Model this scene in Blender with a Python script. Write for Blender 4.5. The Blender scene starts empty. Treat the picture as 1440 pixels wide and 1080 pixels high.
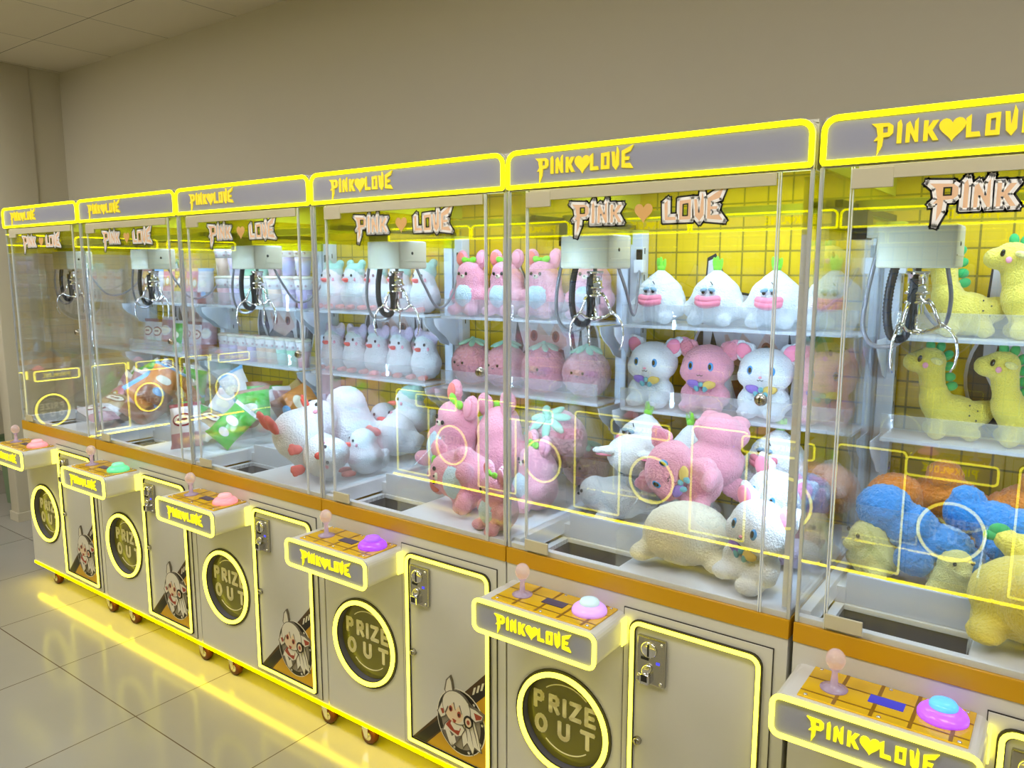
import bpy, bmesh, math, random
from mathutils import Vector, Matrix, Euler, noise
from mathutils.geometry import tessellate_polygon
random.seed(7)
PI = math.pi
SC = bpy.context.scene
C = SC.collection
R = math.radians

# ------------------------------------------------------------------ camera
cam_d = bpy.data.cameras.new('camera'); cam = bpy.data.objects.new('camera', cam_d); C.objects.link(cam)
CAM_YAW, CAM_PITCH, CAM_ROLL = 0.6336, 0.1452, 0.0005
_f = Vector((-math.sin(CAM_YAW)*math.cos(CAM_PITCH), math.cos(CAM_YAW)*math.cos(CAM_PITCH), -math.sin(CAM_PITCH)))
_r = Vector((math.cos(CAM_YAW), math.sin(CAM_YAW), 0)); _u = _r.cross(_f)
_r2 = math.cos(CAM_ROLL)*_r + math.sin(CAM_ROLL)*_u; _u2 = -math.sin(CAM_ROLL)*_r + math.cos(CAM_ROLL)*_u
m4 = Matrix(((_r2.x, _u2.x, -_f.x, 4.4691), (_r2.y, _u2.y, -_f.y, -1.7010), (_r2.z, _u2.z, -_f.z, 1.6618), (0, 0, 0, 1)))
cam.matrix_world = m4
cam_d.sensor_width = 36.0; cam_d.lens = 1085.73/1440*36.0; cam_d.clip_start = 0.02
SC.camera = cam

# ------------------------------------------------------------------ light, exposure
w = bpy.data.worlds.new('world'); SC.world = w; w.use_nodes = True
w.node_tree.nodes['Background'].inputs[0].default_value = (0.9, 0.85, 0.7, 1)
w.node_tree.nodes['Background'].inputs[1].default_value = 0.02
SC.view_settings.view_transform = 'Standard'; SC.view_settings.look = 'None'
SC.view_settings.gamma = 1.0; SC.view_settings.use_curve_mapping = False
SC.view_settings.exposure = 0.0
SC.cycles.transparent_max_bounces = 40
SC.cycles.max_bounces = 8; SC.cycles.diffuse_bounces = 3; SC.cycles.glossy_bounces = 4
SC.cycles.caustics_reflective = False; SC.cycles.caustics_refractive = False
SC.cycles.sample_clamp_indirect = 6.0
LAMP_STRENGTH = 13.0          # added, unseen ceiling panel lamps over the aisle
NEON_TOP, NEON_BASE, NEON_GLOW = 4.4, 4.2, 13.5
LED_STRENGTH = 215.0           # cool LED tubes inside the cabinets

# ------------------------------------------------------------------ materials
def lin(h):
    h = h.lstrip('#'); c = [int(h[i:i+2], 16)/255 for i in (0, 2, 4)]
    return tuple(x/12.92 if x <= 0.04045 else ((x+0.055)/1.055)**2.4 for x in c)
MC = {}
def mat(name, hexc, rough=0.5, metal=0.0, sheen=0.0, bump=None, emit=None, spec=None, vary=0.0, coat=0.0):
    if name in MC: return MC[name]
    m = bpy.data.materials.new(name); m.use_nodes = True; nt = m.node_tree
    b = nt.nodes['Principled BSDF']; c = lin(hexc)
    b.inputs['Base Color'].default_value = (*c, 1); b.inputs['Roughness'].default_value = rough
    b.inputs['Metallic'].default_value = metal
    if sheen: b.inputs['Sheen Weight'].default_value = sheen; b.inputs['Sheen Roughness'].default_value = 0.5
    if spec is not None: b.inputs['Specular IOR Level'].default_value = spec
    if coat: b.inputs['Coat Weight'].default_value = coat
    if bump or vary:
        tc = nt.nodes.new('ShaderNodeTexCoord'); nz = nt.nodes.new('ShaderNodeTexNoise')
        nz.inputs['Scale'].default_value = bump[0] if bump else 12; nz.inputs['Detail'].default_value = 4
        nt.links.new(tc.outputs['Object'], nz.inputs['Vector'])
        if bump:
            bp = nt.nodes.new('ShaderNodeBump'); bp.inputs['Strength'].default_value = bump[1]; bp.inputs['Distance'].default_value = bump[2]
            nt.links.new(nz.outputs['Fac'], bp.inputs['Height']); nt.links.new(bp.outputs['Normal'], b.inputs['Normal'])
        if vary:
            mx = nt.nodes.new('ShaderNodeMix'); mx.data_type = 'RGBA'
            mx.inputs[6].default_value = (*[x*(1-vary) for x in c], 1); mx.inputs[7].default_value = (*[min(1, x*(1+vary)) for x in c], 1)
            nt.links.new(nz.outputs['Fac'], mx.inputs[0]); nt.links.new(mx.outputs[2], b.inputs['Base Color'])
    if emit: b.inputs['Emission Color'].default_value = (*emit[0], 1); b.inputs['Emission Strength'].default_value = emit[1]
    MC[name] = m; return m
def emis(name, col, s):
    if name in MC: return MC[name]
    m = bpy.data.materials.new(name); m.use_nodes = True; nt = m.node_tree; nt.nodes.clear()
    e = nt.nodes.new('ShaderNodeEmission'); e.inputs[0].default_value = (*col, 1); e.inputs[1].default_value = s
    o = nt.nodes.new('ShaderNodeOutputMaterial'); nt.links.new(e.outputs[0], o.inputs[0]); MC[name] = m; return m
def glassy(name, tint, f0=0.05, diffuse=0.0, dcol=(1, 1, 1), gain=1.0):
    """a thin clear sheet: transmission with a tint, mirror reflection rising towards grazing, optional milky share"""
    if name in MC: return MC[name]
    m = bpy.data.materials.new(name); m.use_nodes = True; nt = m.node_tree; nt.nodes.clear(); N = nt.nodes.new; L = nt.links.new
    o = N('ShaderNodeOutputMaterial'); tr = N('ShaderNodeBsdfTransparent'); tr.inputs[0].default_value = (*tint, 1)
    gl = N('ShaderNodeBsdfGlossy'); gl.inputs['Roughness'].default_value = 0.0; gl.inputs[0].default_value = (1, 1, 1, 1)
    lw = N('ShaderNodeLayerWeight'); lw.inputs[0].default_value = 0.5
    pw = N('ShaderNodeMath'); pw.operation = 'POWER'; pw.inputs[1].default_value = 4.5; L(lw.outputs['Facing'], pw.inputs[0])
    ma = N('ShaderNodeMath'); ma.operation = 'MULTIPLY_ADD'; ma.inputs[1].default_value = 0.75*gain; ma.inputs[2].default_value = f0; ma.use_clamp = True
    L(pw.outputs[0], ma.inputs[0]); base = tr
    if diffuse:
        d = N('ShaderNodeBsdfDiffuse'); d.inputs[0].default_value = (*dcol, 1); t2 = N('ShaderNodeBsdfTranslucent'); t2.inputs[0].default_value = (*dcol, 1)
        dm = N('ShaderNodeMixShader'); L(d.outputs[0], dm.inputs[1]); L(t2.outputs[0], dm.inputs[2])
        mx = N('ShaderNodeMixShader'); mx.inputs[0].default_value = diffuse; L(tr.outputs[0], mx.inputs[1]); L(dm.outputs[0], mx.inputs[2]); base = mx
    mm = N('ShaderNodeMixShader'); L(ma.outputs[0], mm.inputs[0]); L(base.outputs[0], mm.inputs[1]); L(gl.outputs[0], mm.inputs[2])
    L(mm.outputs[0], o.inputs[0]); MC[name] = m; return m
def tiles(name, c1, c2, grout, sx, sz, mort, axes='XZ', rough=0.4, off=(0, 0), bump=0.3, vary=None):
    """square tile pattern from object coordinates"""
    m = bpy.data.materials.new(name); m.use_nodes = True; nt = m.node_tree; N = nt.nodes.new; L = nt.links.new
    b = nt.nodes['Principled BSDF']; b.inputs['Roughness'].default_value = rough
    tc = N('ShaderNodeTexCoord'); sp = N('ShaderNodeSeparateXYZ'); cb = N('ShaderNodeCombineXYZ'); L(tc.outputs['Object'], sp.inputs[0])
    L(sp.outputs[axes[0]], cb.inputs[0]); L(sp.outputs[axes[1]], cb.inputs[1])
    mp = N('ShaderNodeMapping'); mp.inputs['Location'].default_value = (off[0], off[1], 0); L(cb.outputs[0], mp.inputs[0])
    br = N('ShaderNodeTexBrick'); br.offset = 0; br.squash = 1; L(mp.outputs[0], br.inputs['Vector'])
    br.inputs['Color1'].default_value = (*lin(c1), 1); br.inputs['Color2'].default_value = (*lin(c2), 1); br.inputs['Mortar'].default_value = (*lin(grout), 1)
    br.inputs['Scale'].default_value = 1; br.inputs['Brick Width'].default_value = sx; br.inputs['Row Height'].default_value = sz
    br.inputs['Mortar Size'].default_value = mort; br.inputs['Mortar Smooth'].default_value = 0.1
    col = br.outputs['Color']
    if vary:
        nz = N('ShaderNodeTexNoise'); nz.inputs['Scale'].default_value = vary[0]; nz.inputs['Detail'].default_value = 3; L(tc.outputs['Object'], nz.inputs['Vector'])
        rp = N('ShaderNodeMapRange'); rp.inputs[3].default_value = 1-vary[1]; rp.inputs[4].default_value = 1+vary[1]*0.5; L(nz.outputs['Fac'], rp.inputs[0])
        mx = N('ShaderNodeMix'); mx.data_type = 'RGBA'; mx.blend_type = 'MULTIPLY'; mx.inputs[0].default_value = 1; L(col, mx.inputs[6]); L(rp.outputs[0], mx.inputs[7]); col = mx.outputs[2]
    L(col, b.inputs['Base Color'])
    bp = N('ShaderNodeBump'); bp.inputs['Strength'].default_value = bump; bp.inputs['Distance'].default_value = 0.002; bp.invert = True
    L(br.outputs['Fac'], bp.inputs['Height']); L(bp.outputs[0], b.inputs['Normal']); MC[name] = m; return m

M = dict(
 white=mat('white_steel', '#d2d0cb', 0.28), door=mat('door_white_steel', '#cfcdc8', 0.3), grey=mat('grey_acrylic', '#999bb2', 0.3),
 cream=mat('cream_plastic', '#c6bfa6', 0.4), orange=mat('orange_band', '#c8940c', 0.35), dark=mat('dark_rubber', '#1a1512', 0.5),
 black=mat('black_plastic', '#17171b', 0.35), chrome=mat('chrome', '#dcdce0', 0.08, 1.0), steel=mat('brushed_steel', '#b4b1aa', 0.25, 1.0),
 alu=mat('aluminium', '#c9cdd6', 0.3, 0.35), seam=mat('seam_dark', '#2a2622', 0.8),  # seam: dark backing of the port ring, dark marks on the shelf uprights
 neon=emis('yellow_neon', (1.0, 0.93, 0.004), NEON_TOP), neonb=emis('yellow_neon_tube', (1.0, 0.90, 0.07), NEON_BASE),
 glow=emis('yellow_underglow', (1.0, 0.78, 0.0), NEON_GLOW), led=emis('cool_led', (0.48, 0.73, 1.0), LED_STRENGTH), ledc=emis('cool_led_ceiling', (0.62, 0.82, 1.0), LED_STRENGTH*0.055),
 logo=mat('lit_yellow_letter', '#f0dc28', 0.4, emit=((1.0, 0.80, 0.03), 0.28)), logob=mat('bright_yellow_letter', '#f0e628', 0.4, emit=((1.0, 0.92, 0.01), 0.65)),
 inner=mat('white_interior', '#e6e8ee', 0.35), upright=mat('white_upright', '#dfe6f4', 0.35), tray=mat('white_tray', '#e9ebf0', 0.45, bump=(30, 0.2, 0.004)),
 pit=mat('chute_dark', '#45424e', 0.6), port=mat('port_tube', '#5d5c6c', 0.4), flap=mat('flap_olive', '#74702c', 0.2),
 flapt=mat('flap_letter', '#f6efcc', 0.5), rubber=mat('caster_tyre', '#5c2a16', 0.5), gold=mat('gold_plate', '#dfb426', 0.2),
 goldline=mat('gold_groove', '#8d6407', 0.3), hose=mat('grey_hose', '#8a8a92', 0.3, 0.4), cable=mat('black_coil', '#15171f', 0.45),
 screen=mat('small_screen', '#4c4668', 0.15), screenb=mat('blue_screen', '#2b2fa6', 0.15, emit=((0.05, 0.06, 0.6), 0.5)),
 crystal=mat('crystal_knob', '#f2dcd6', 0.05, bump=(160, 0.8, 0.004), emit=((1, 0.75, 0.7), 0.12)), stem_p=mat('lit_stem', '#f0dce6', 0.08, emit=((0.55, 0.3, 0.9), 0.10)),
 dblack=mat('decal_outline', '#1c1a1c', 0.5), dwhite=mat('decal_white', '#fcfafc', 0.5), dpeach=mat('decal_peach', '#f2c8a4', 0.5), dheart=mat('decal_heart', '#e2b06e', 0.5),
 glass=glassy('clear_glass', (0.985, 0.99, 0.985), 0.072), acryl=glassy('clear_acrylic', (0.975, 0.985, 0.985), 0.03, 0.03),
 lip=glassy('milky_acrylic', (0.96, 0.97, 0.98), 0.02, 0.22, (0.92, 0.93, 0.96)), film=glassy('yellow_film', (0.97, 0.95, 0.20), 0.02, 0.10, (0.92, 0.88, 0.05)),
 edge=mat('glass_edge', '#e6eaee', 0.2), wall=mat('painted_wall', '#c9c2ae', 0.85, bump=(6, 0.05, 0.01)), ink=mat('back_emblem_dark', '#2b2730', 0.6),
 st_black=mat('sticker_dark', '#1d1512', 0.5), st_brown=mat('sticker_brown', '#4a3216', 0.5), st_gold=mat('sticker_gold', '#c8981c', 0.5), st_white=mat('sticker_white', '#e3ddce', 0.5),
 st_grey=mat('sticker_grey', '#8f8678', 0.5), st_skin=mat('sticker_skin', '#e6cfae', 0.5), st_red=mat('sticker_red', '#a3402c', 0.5), st_line=mat('sticker_line', '#6a6156', 0.5),
)
M['tile'] = tiles('yellow_tile', '#e6c128', '#ddb822', '#94802a', 0.0755, 0.0755, 0.003, 'XZ', 0.25, (0.0, 0.012))
M['floor'] = tiles('floor_tile', '#a39f96', '#9e9a91', '#5b4a38', 0.617, 0.617, 0.0022, 'XY', 0.15, (0.123, 0.366+0.617), 0.2, (2.2, 0.10))
M['floor'].node_tree.nodes['Principled BSDF'].inputs['Specular IOR Level'].default_value = 0.36
M['ceil'] = tiles('ceiling_tile', '#d9d0ba', '#d3cab4', '#4a4236', 0.644, 0.438, 0.002, 'XY', 0.85, (-0.187, -0.414), 0.4)

for _k, _t in (('crystal_knob', .75), ('lit_stem', .6)):
    MC[_k].node_tree.nodes['Principled BSDF'].inputs['Transmission Weight'].default_value = _t
# ------------------------------------------------------------------ mesh helpers
class MB:
    """collects pieces of ONE mesh"""
    def __init__(s): s.v = []; s.f = []; s.mi = []; s.sm = []
    def add(s, vs, fs, mi=0, smooth=False, mx=None):
        o = len(s.v); s.v += [tuple(mx @ Vector(p)) if mx else tuple(p) for p in vs]
        for f in fs: s.f.append(tuple(i+o for i in f)); s.mi.append(mi); s.sm.append(smooth)
        return s
    def box(s, a, b, bev=0.0, mi=0, mx=None):
        x0, y0, z0 = a; x1, y1, z1 = b
        bm = bmesh.new(); bmesh.ops.create_cube(bm, size=1)
        for v in bm.verts: v.co = Vector((x0+(v.co.x+.5)*(x1-x0), y0+(v.co.y+.5)*(y1-y0), z0+(v.co.z+.5)*(z1-z0)))
        if bev: bmesh.ops.bevel(bm, geom=list(bm.edges), offset=bev, segments=2, affect='EDGES', profile=0.5)
        s.bm(bm, mi, bool(bev) and bev > 0.004, mx); return s
    def bm(s, bm, mi=0, smooth=False, mx=None):
        bm.verts.ensure_lookup_table(); bm.verts.index_update()
        s.add([v.co.copy() for v in bm.verts], [[v.index for v in f.verts] for f in bm.faces], mi, smooth, mx); bm.free(); return s
    def prism(s, pts, y0, y1, mi=0, holes=(), mx=None):
        """polygon in x,z (with holes) between two depths"""
        loops = [list(pts)] + [list(h) for h in holes]; flat = [p for l in loops for p in l]
        tris = tessellate_polygon([[Vector((p[0], p[1], 0)) for p in l] for l in loops]); n = len(flat)
        vs = [(p[0], y0, p[1]) for p in flat] + [(p[0], y1, p[1]) for p in flat]; fs = []
        for t in tris:
            a, b, c = [flat[i] for i in t]
            ccw = (b[0]-a[0])*(c[1]-a[1])-(b[1]-a[1])*(c[0]-a[0]) > 0
            t = tuple(t) if ccw else tuple(reversed(t)); fs.append(t); fs.append(tuple(i+n for i in reversed(t)))
        o = 0
        for l in loops:
            k = len(l); ar = sum(l[i][0]*l[(i+1) % k][1]-l[(i+1) % k][0]*l[i][1] for i in range(k))
            for i in range(k):
                j = (i+1) % k; q = (o+i, o+i+n, o+j+n, o+j)
                inner = l is not loops[0]
                fs.append(q if (ar > 0) != inner else tuple(reversed(q)))
            o += k
        s.add(vs, fs, mi, False, mx); return s
    def tube(s, pts, r, n=8, closed=False, mi=0, mx=None):
        P = [Vector(p) for p in pts]; k = len(P); rs = r if isinstance(r, (list, tuple)) else [r]*k; vs = []; fs = []; up = None
        for i in range(k):
            a = P[i-1] if (i or closed) else P[i]; b = P[(i+1) % k] if (i < k-1 or closed) else P[i]
            t = (b-a).normalized()
            if up is None: up = t.orthogonal().normalized()
            up = (up - t*up.dot(t)); up = up.normalized() if up.length > 1e-6 else t.orthogonal().normalized()
            sd = t.cross(up)
            for j in range(n):
                an = 2*PI*j/n; vs.append(P[i]+(up*math.cos(an)+sd*math.sin(an))*rs[i])
        for i in range(k if closed else k-1):
            for j in range(n): fs.append((i*n+j, i*n+(j+1) % n, ((i+1) % k)*n+(j+1) % n, ((i+1) % k)*n+j))
        if not closed: fs.append(tuple(reversed(range(n)))); fs.append(tuple(range((k-1)*n, k*n)))
        s.add(vs, fs, mi, True, mx); return s
    def lathe(s, prof, c=(0, 0, 0), n=24, mi=0, mx=None, smooth=True):
        """profile (r,z) about a vertical axis at c"""
        vs = []; fs = []; k = len(prof)
        for r, z in prof:
            for j in range(n): vs.append((c[0]+r*math.cos(2*PI*j/n), c[1]+r*math.sin(2*PI*j/n), c[2]+z))
        for i in range(k-1):
            for j in range(n): fs.append((i*n+j, i*n+(j+1) % n, (i+1)*n+(j+1) % n, (i+1)*n+j))
        if prof[0][0] > 1e-5: fs.append(tuple(reversed(range(n))))
        if prof[-1][0] > 1e-5: fs.append(tuple(range((k-1)*n, k*n)))
        s.add(vs, fs, mi, smooth, mx); return s
    def ball(s, c, r, mi=0, rot=(0, 0, 0), seg=16, mx=None):
        rr = (r, r, r) if not isinstance(r, (tuple, list)) else r
        bm = bmesh.new(); bmesh.ops.create_uvsphere(bm, u_segments=seg, v_segments=max(6, seg//2), radius=1)
        X = Matrix.Translation(c) @ Euler(rot).to_matrix().to_4x4() @ Matrix.Diagonal((*rr, 1))
        s.bm(bm, mi, True, (mx @ X) if mx else X); return s
    def mesh(s, name, mats):
        me = bpy.data.meshes.new(name); me.from_pydata([tuple(v) for v in s.v], [], s.f)
        for m in (mats if isinstance(mats, (list, tuple)) else [mats]): me.materials.append(m)
        me.polygons.foreach_set('material_index', s.mi); me.polygons.foreach_set('use_smooth', s.sm); me.update(); return me

def blob(name, specs, m, vox=0.006, smooth=8, curl=None, fuzz=0.0016):
    """one continuous soft body grown from overlapping ellipsoids (c, r, rot)"""
    b = MB()
    for sp in specs: b.ball(sp[0], sp[1], 0, sp[2] if len(sp) > 2 else (0, 0, 0), 20)
    me0 = b.mesh('t', m); o = bpy.data.objects.new('t', me0); C.objects.link(o)
    rm = o.modifiers.new('r', 'REMESH'); rm.mode = 'VOXEL'; rm.voxel_size = vox; rm.use_smooth_shade = True
    sm = o.modifiers.new('s', 'SMOOTH'); sm.factor = 0.5; sm.iterations = smooth
    me = bpy.data.meshes.new_from_object(o.evaluated_get(bpy.context.evaluated_depsgraph_get())); me.name = name
    bpy.data.objects.remove(o); bpy.data.meshes.remove(me0)
    cl = curl or (0, 0)
    nrm = [v.normal.copy() for v in me.vertices]; off = random.random()*20
    for v, n in zip(me.vertices, nrm):
        d = (noise.noise(v.co*170+Vector((off, 0, 0)))+.6*noise.noise(v.co*60+Vector((off, 7, 0))))*fuzz
        if curl:
            q = v.co*cl[0]+Vector((off, 3, 1)); d += (1-2*abs(noise.noise(q)))*cl[1] + noise.noise(q*2.1)*cl[1]*0.5
        v.co += n*d
    me.materials.clear(); me.materials.append(m)
    for p in me.polygons: p.use_smooth = True; p.material_index = 0
    return me

class N:
    """a node of an object tree: name, mesh, children"""
    def __init__(s, name, me, kids=(), label=None, mx=None): s.name, s.me, s.kids, s.label, s.mx = name, me, list(kids), label, mx
def spawn(node, parent):
    o = bpy.data.objects.new(node.name, node.me); C.objects.link(o); o.parent = parent
    if node.mx: o.matrix_local = node.mx
    if node.label: o['label'] = node.label
    for k in node.kids: spawn(k, o)
    return o
def thing(name, label, cat, loc=(0, 0, 0), rot=(0, 0, 0), scale=1.0, group=None, nodes=()):
    o = bpy.data.objects.new(name, None); C.objects.link(o); o.location = loc; o.rotation_euler = rot
    o.scale = (scale,)*3 if not isinstance(scale, (tuple, list)) else scale
    if len(label.split()) > 16: print('LONG', len(label.split()), label)
    o.empty_display_size = 0.05; o['label'] = label; o['category'] = cat
    if group: o['group'] = group
    for n in nodes: spawn(n, o)
    return o
def struct(name, mb, m):
    o = bpy.data.objects.new(name, mb.mesh(name, m)); C.objects.link(o); o['kind'] = 'structure'; return o

# ------------------------------------------------------------------ the room
WY = 0.85; ZC = 2.96; XL = -1.15
struct('floor', MB().box((-4.2, -4.6, -0.05), (8.0, WY+0.1, 0)), M['floor'])
struct('ceiling', MB().box((-4.2, -4.6, ZC), (8.0, WY+0.1, ZC+0.05)), M['ceil'])
struct('wall_back', MB().box((-4.1, WY, 0), (8.0, WY+0.1, ZC)), M['wall'])
struct('wall_left', MB().box((XL-0.1, 0.5, 0), (XL, WY+0.1, ZC)), M['wall'])
struct('wall_side', MB().box((-4.1, -4.6, 0), (-4.0, WY+0.1, ZC)), M['wall'])
struct('wall_right', MB().box((7.9, -4.6, 0), (8.0, WY, ZC)), M['wall'])
struct('wall_front', MB().box((-4.1, -4.6, 0), (7.9, -4.5, ZC)), M['wall'])
pil = MB().box((XL-0.1, 0.36, 0), (XL+0.02, 0.655, ZC), 0.006)
pil.box((XL-0.1, 0.35, 0), (XL+0.03, 0.665, 0.06))
struct('column_left', pil, M['wall'])
struct('beam_left', MB().box((XL-0.12, -4.5, 2.3), (XL, 0.36, ZC)), M['wall'])

lampm = emis('lamp_diffuser', (1.0, 0.97, 0.94), LAMP_STRENGTH)
for i, (lx, ly) in enumerate([(0.2, -1.25), (2.7, -1.25), (4.8, -1.25), (6.6, -1.25), (-1.3, -1.0), (-0.4, -2.6)]):  # unseen lamps added for even room light, extra near the left wall
    fr = MB().prism([(-.62, -.32), (.62, -.32), (.62, .32), (-.62, .32)], 0, 0.02, 0, [[(-.59, -.29), (-.59, .29), (.59, .29), (.59, -.29)]], Matrix.Rotation(R(90), 4, 'X'))
    thing('added_ceiling_light', 'added flat square-edged ceiling panel light over the aisle, out of the frame', 'ceiling light', (lx, ly, ZC-0.022), group='added ceiling lights over the aisle',
          nodes=[N('frame', fr.mesh('lamp_frame', M['white'])), N('diffuser', MB().box((-.59, -.29, 0.004), (.59, .29, 0.014)).mesh('lamp_diffuser', lampm))])

# ------------------------------------------------------------------ lettering and marks
LET = {
 'P': ([(-.42, 1.08), (.52, 1.02), (.74, .86), (.74, .52), (.56, .36), (.24, .34), (.2, -.08), (-.06, -.62), (-.04, .22), (-.26, .2), (-.06, .42), (-.14, .82)], [[(.2, .84), (.46, .84), (.46, .56), (.2, .56)]]),
 'I': ([(.86, 0), (.86, .98), (1.02, 1.2), (1.1, .86), (1.1, 0)], []),
 'N': ([(1.22, 0), (1.22, .86), (1.4, 1.0), (1.64, .5), (1.66, .95), (1.82, 1.22), (1.86, 0), (1.7, 0), (1.44, .46), (1.42, 0)], []),
 'K': ([(1.98, 0), (1.98, .95), (2.2, .95), (2.2, .6), (2.42, .92), (2.72, .92), (2.42, .48), (2.74, 0), (2.46, 0), (2.2, .38), (2.2, 0)], []),
 'L': ([(3.78, 0), (3.74, .86), (3.98, 1.04), (4.0, .22), (4.4, .22), (4.46, 0)], []),
 'O': ([(4.54, 0), (4.54, .96), (5.2, 1.0), (5.2, 0)], [[(4.76, .74), (5.0, .76), (5.0, .22), (4.76, .22)]]),
 'V': ([(5.28, 1.0), (5.5, .98), (5.58, .36), (5.7, 1.45), (5.84, 1.0), (5.86, .2), (5.62, -.12), (5.36, .16)], []),
 'E': ([(5.96, 0), (5.96, .98), (6.86, 1.5), (6.62, .92), (6.2, .8), (6.2, .62), (6.56, .62), (6.5, .42), (6.2, .42), (6.2, .22), (6.6, .24), (6.86, -.1)], []),
}
LETC = dict(P=.38, I=.97, N=1.54, K=2.34, L=4.1, O=4.87, V=5.57, E=6.3)
def heart(cx, cz, s, n=28):
    out = []
    for i in range(n):
        t = 2*PI*i/n; out.append((cx+s*math.sin(t)**3, cz+s*(13*math.cos(t)-5*math.cos(2*t)-2*math.cos(3*t)-math.cos(4*t))/15))
    return out[::-1]
def lettering(mb, x0, z0, u, y0, y1, mi=0, hx=3.26, gap=0.0, mih=None):
    for k, (o, hs) in LET.items():
        d = gap if k in 'LOVE' else 0
        cxm = LETC[k]
        T = lambda l, d: [(x0+(cxm+(p[0]-cxm)*.86+d+.42)*u, z0+(p[1] if 0 <= p[1] <= 1 else (1+(p[1]-1)*.55 if p[1] > 1 else p[1]*.8))*u) for p in l]
        mb.prism(T(o, d), y0, y1, mi, [T(h, d) for h in hs])
    mb.prism([(x0+(p[0]+.42)*u, z0+p[1]*u) for p in heart(hx+gap/2, .5, .56)], y0, y1, mi if mih is None else mih)
    return mb
def ribbon(mb, pts, wd, y0, y1, mi=0, closed=True):
    """a flat stroke of even width along a polyline in x,z"""
    k = len(pts)
    for i in range(k if closed else k-1):
        a = Vector(pts[i]); b = Vector(pts[(i+1) % k]); d = b-a
        if d.length < 1e-7: continue
        d.normalize(); n = Vector((-d.y, d.x))*wd/2; e = d*wd*0.35
        mb.prism([tuple(a-e-n), tuple(b+e-n), tuple(b+e+n), tuple(a-e+n)], y0, y1, mi)
    return mb
def stroke(mb, pts, wd, y0, y1, mi=0, closed=False):
    ribbon(mb, pts, wd, y0, y1, mi, closed)
    for p in pts: mb.prism([(p[0]+wd/2*math.cos(2*PI*j/12), p[1]+wd/2*math.sin(2*PI*j/12)) for j in range(12)], y0, y1, mi)
def arc(cx, cz, r, a0, a1, n=14, rz=None):
    return [(cx+r*math.cos(R(a0+(a1-a0)*i/(n-1))), cz+(rz or r)*math.sin(R(a0+(a1-a0)*i/(n-1)))) for i in range(n)]
def rrect(x0, z0, x1, z1, r, n=6, rb=None):
    rb = r if rb is None else rb
    P = []
    for cx, cz, a, q in ((x1-rb, z0+rb, -90, rb), (x1-r, z1-r, 0, r), (x0+r, z1-r, 90, r), (x0+rb, z0+rb, 180, rb)): P += arc(cx, cz, q, a, a+90, n)
    return P
def neon_frame(mb, P, r, y, mi=0): return mb.tube([(p[0], y, p[1]) for p in P], r, 8, True, mi)

# ------------------------------------------------------------------ claw machine meshes (local: x 0..0.8, front at y 0, floor z 0)
W, D, H = 0.8, 0.80, 1.977
Z0, Z1, Z2, Z3 = 0.105, 0.835, 0.882, 1.873
mesh_cache = {}
def once(k, fn):
    if k not in mesh_cache: mesh_cache[k] = fn()
    return mesh_cache[k]
PC, PR = (0.195, 0.405), 0.134
def m_base():
    b = MB(); x0, x1 = 0.003, W-0.003
    angs = sorted(set([2*PI*i/64 for i in range(64)] + [math.atan2(z-PC[1], x-PC[0]) % (2*PI) for x in (x0, x1) for z in (Z0, Z1)]))
    ci = []; ou = []
    for a in angs:
        c, s = math.cos(a), math.sin(a); ci.append((PC[0]+PR*c, 0, PC[1]+PR*s)); t = 9
        if c > 1e-9: t = min(t, (x1-PC[0])/c)
        if c < -1e-9: t = min(t, (x0-PC[0])/c)
        if s > 1e-9: t = min(t, (Z1-PC[1])/s)
        if s < -1e-9: t = min(t, (Z0-PC[1])/s)
        ou.append((PC[0]+t*c, 0, PC[1]+t*s))
    n = len(angs); b.add(ci+ou, [(i, i+n, (i+1) % n+n, (i+1) % n) for i in range(n)], 0)
    b.add([(x0, 0, Z0), (x1, 0, Z0), (x1, D, Z0), (x0, D, Z0), (x0, 0, Z1), (x1, 0, Z1), (x1, D, Z1), (x0, D, Z1)], [(3, 2, 1, 0), (1, 2, 6, 5), (2, 3, 7, 6), (3, 0, 4, 7)], 0)
    tub = [(PC[0]+PR*math.cos(a), PC[1]+PR*math.sin(a)) for a in angs]
    b.add([(p[0], 0, p[1]) for p in tub]+[(p[0], 0.085, p[1]) for p in tub], [(i, (i+1) % n, (i+1) % n+n, i+n) for i in range(n)], 1, True)
    return b.mesh('cabinet_base', [M['white'], M['port']])
def m_flap():
    n = 40; b = MB(); b.prism([(PC[0]+(PR-0.001)*math.cos(2*PI*i/n), PC[1]+(PR-0.001)*math.sin(2*PI*i/n)) for i in range(n)], 0.020, 0.026)
    return b.mesh('flap', M['flap'])
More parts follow.
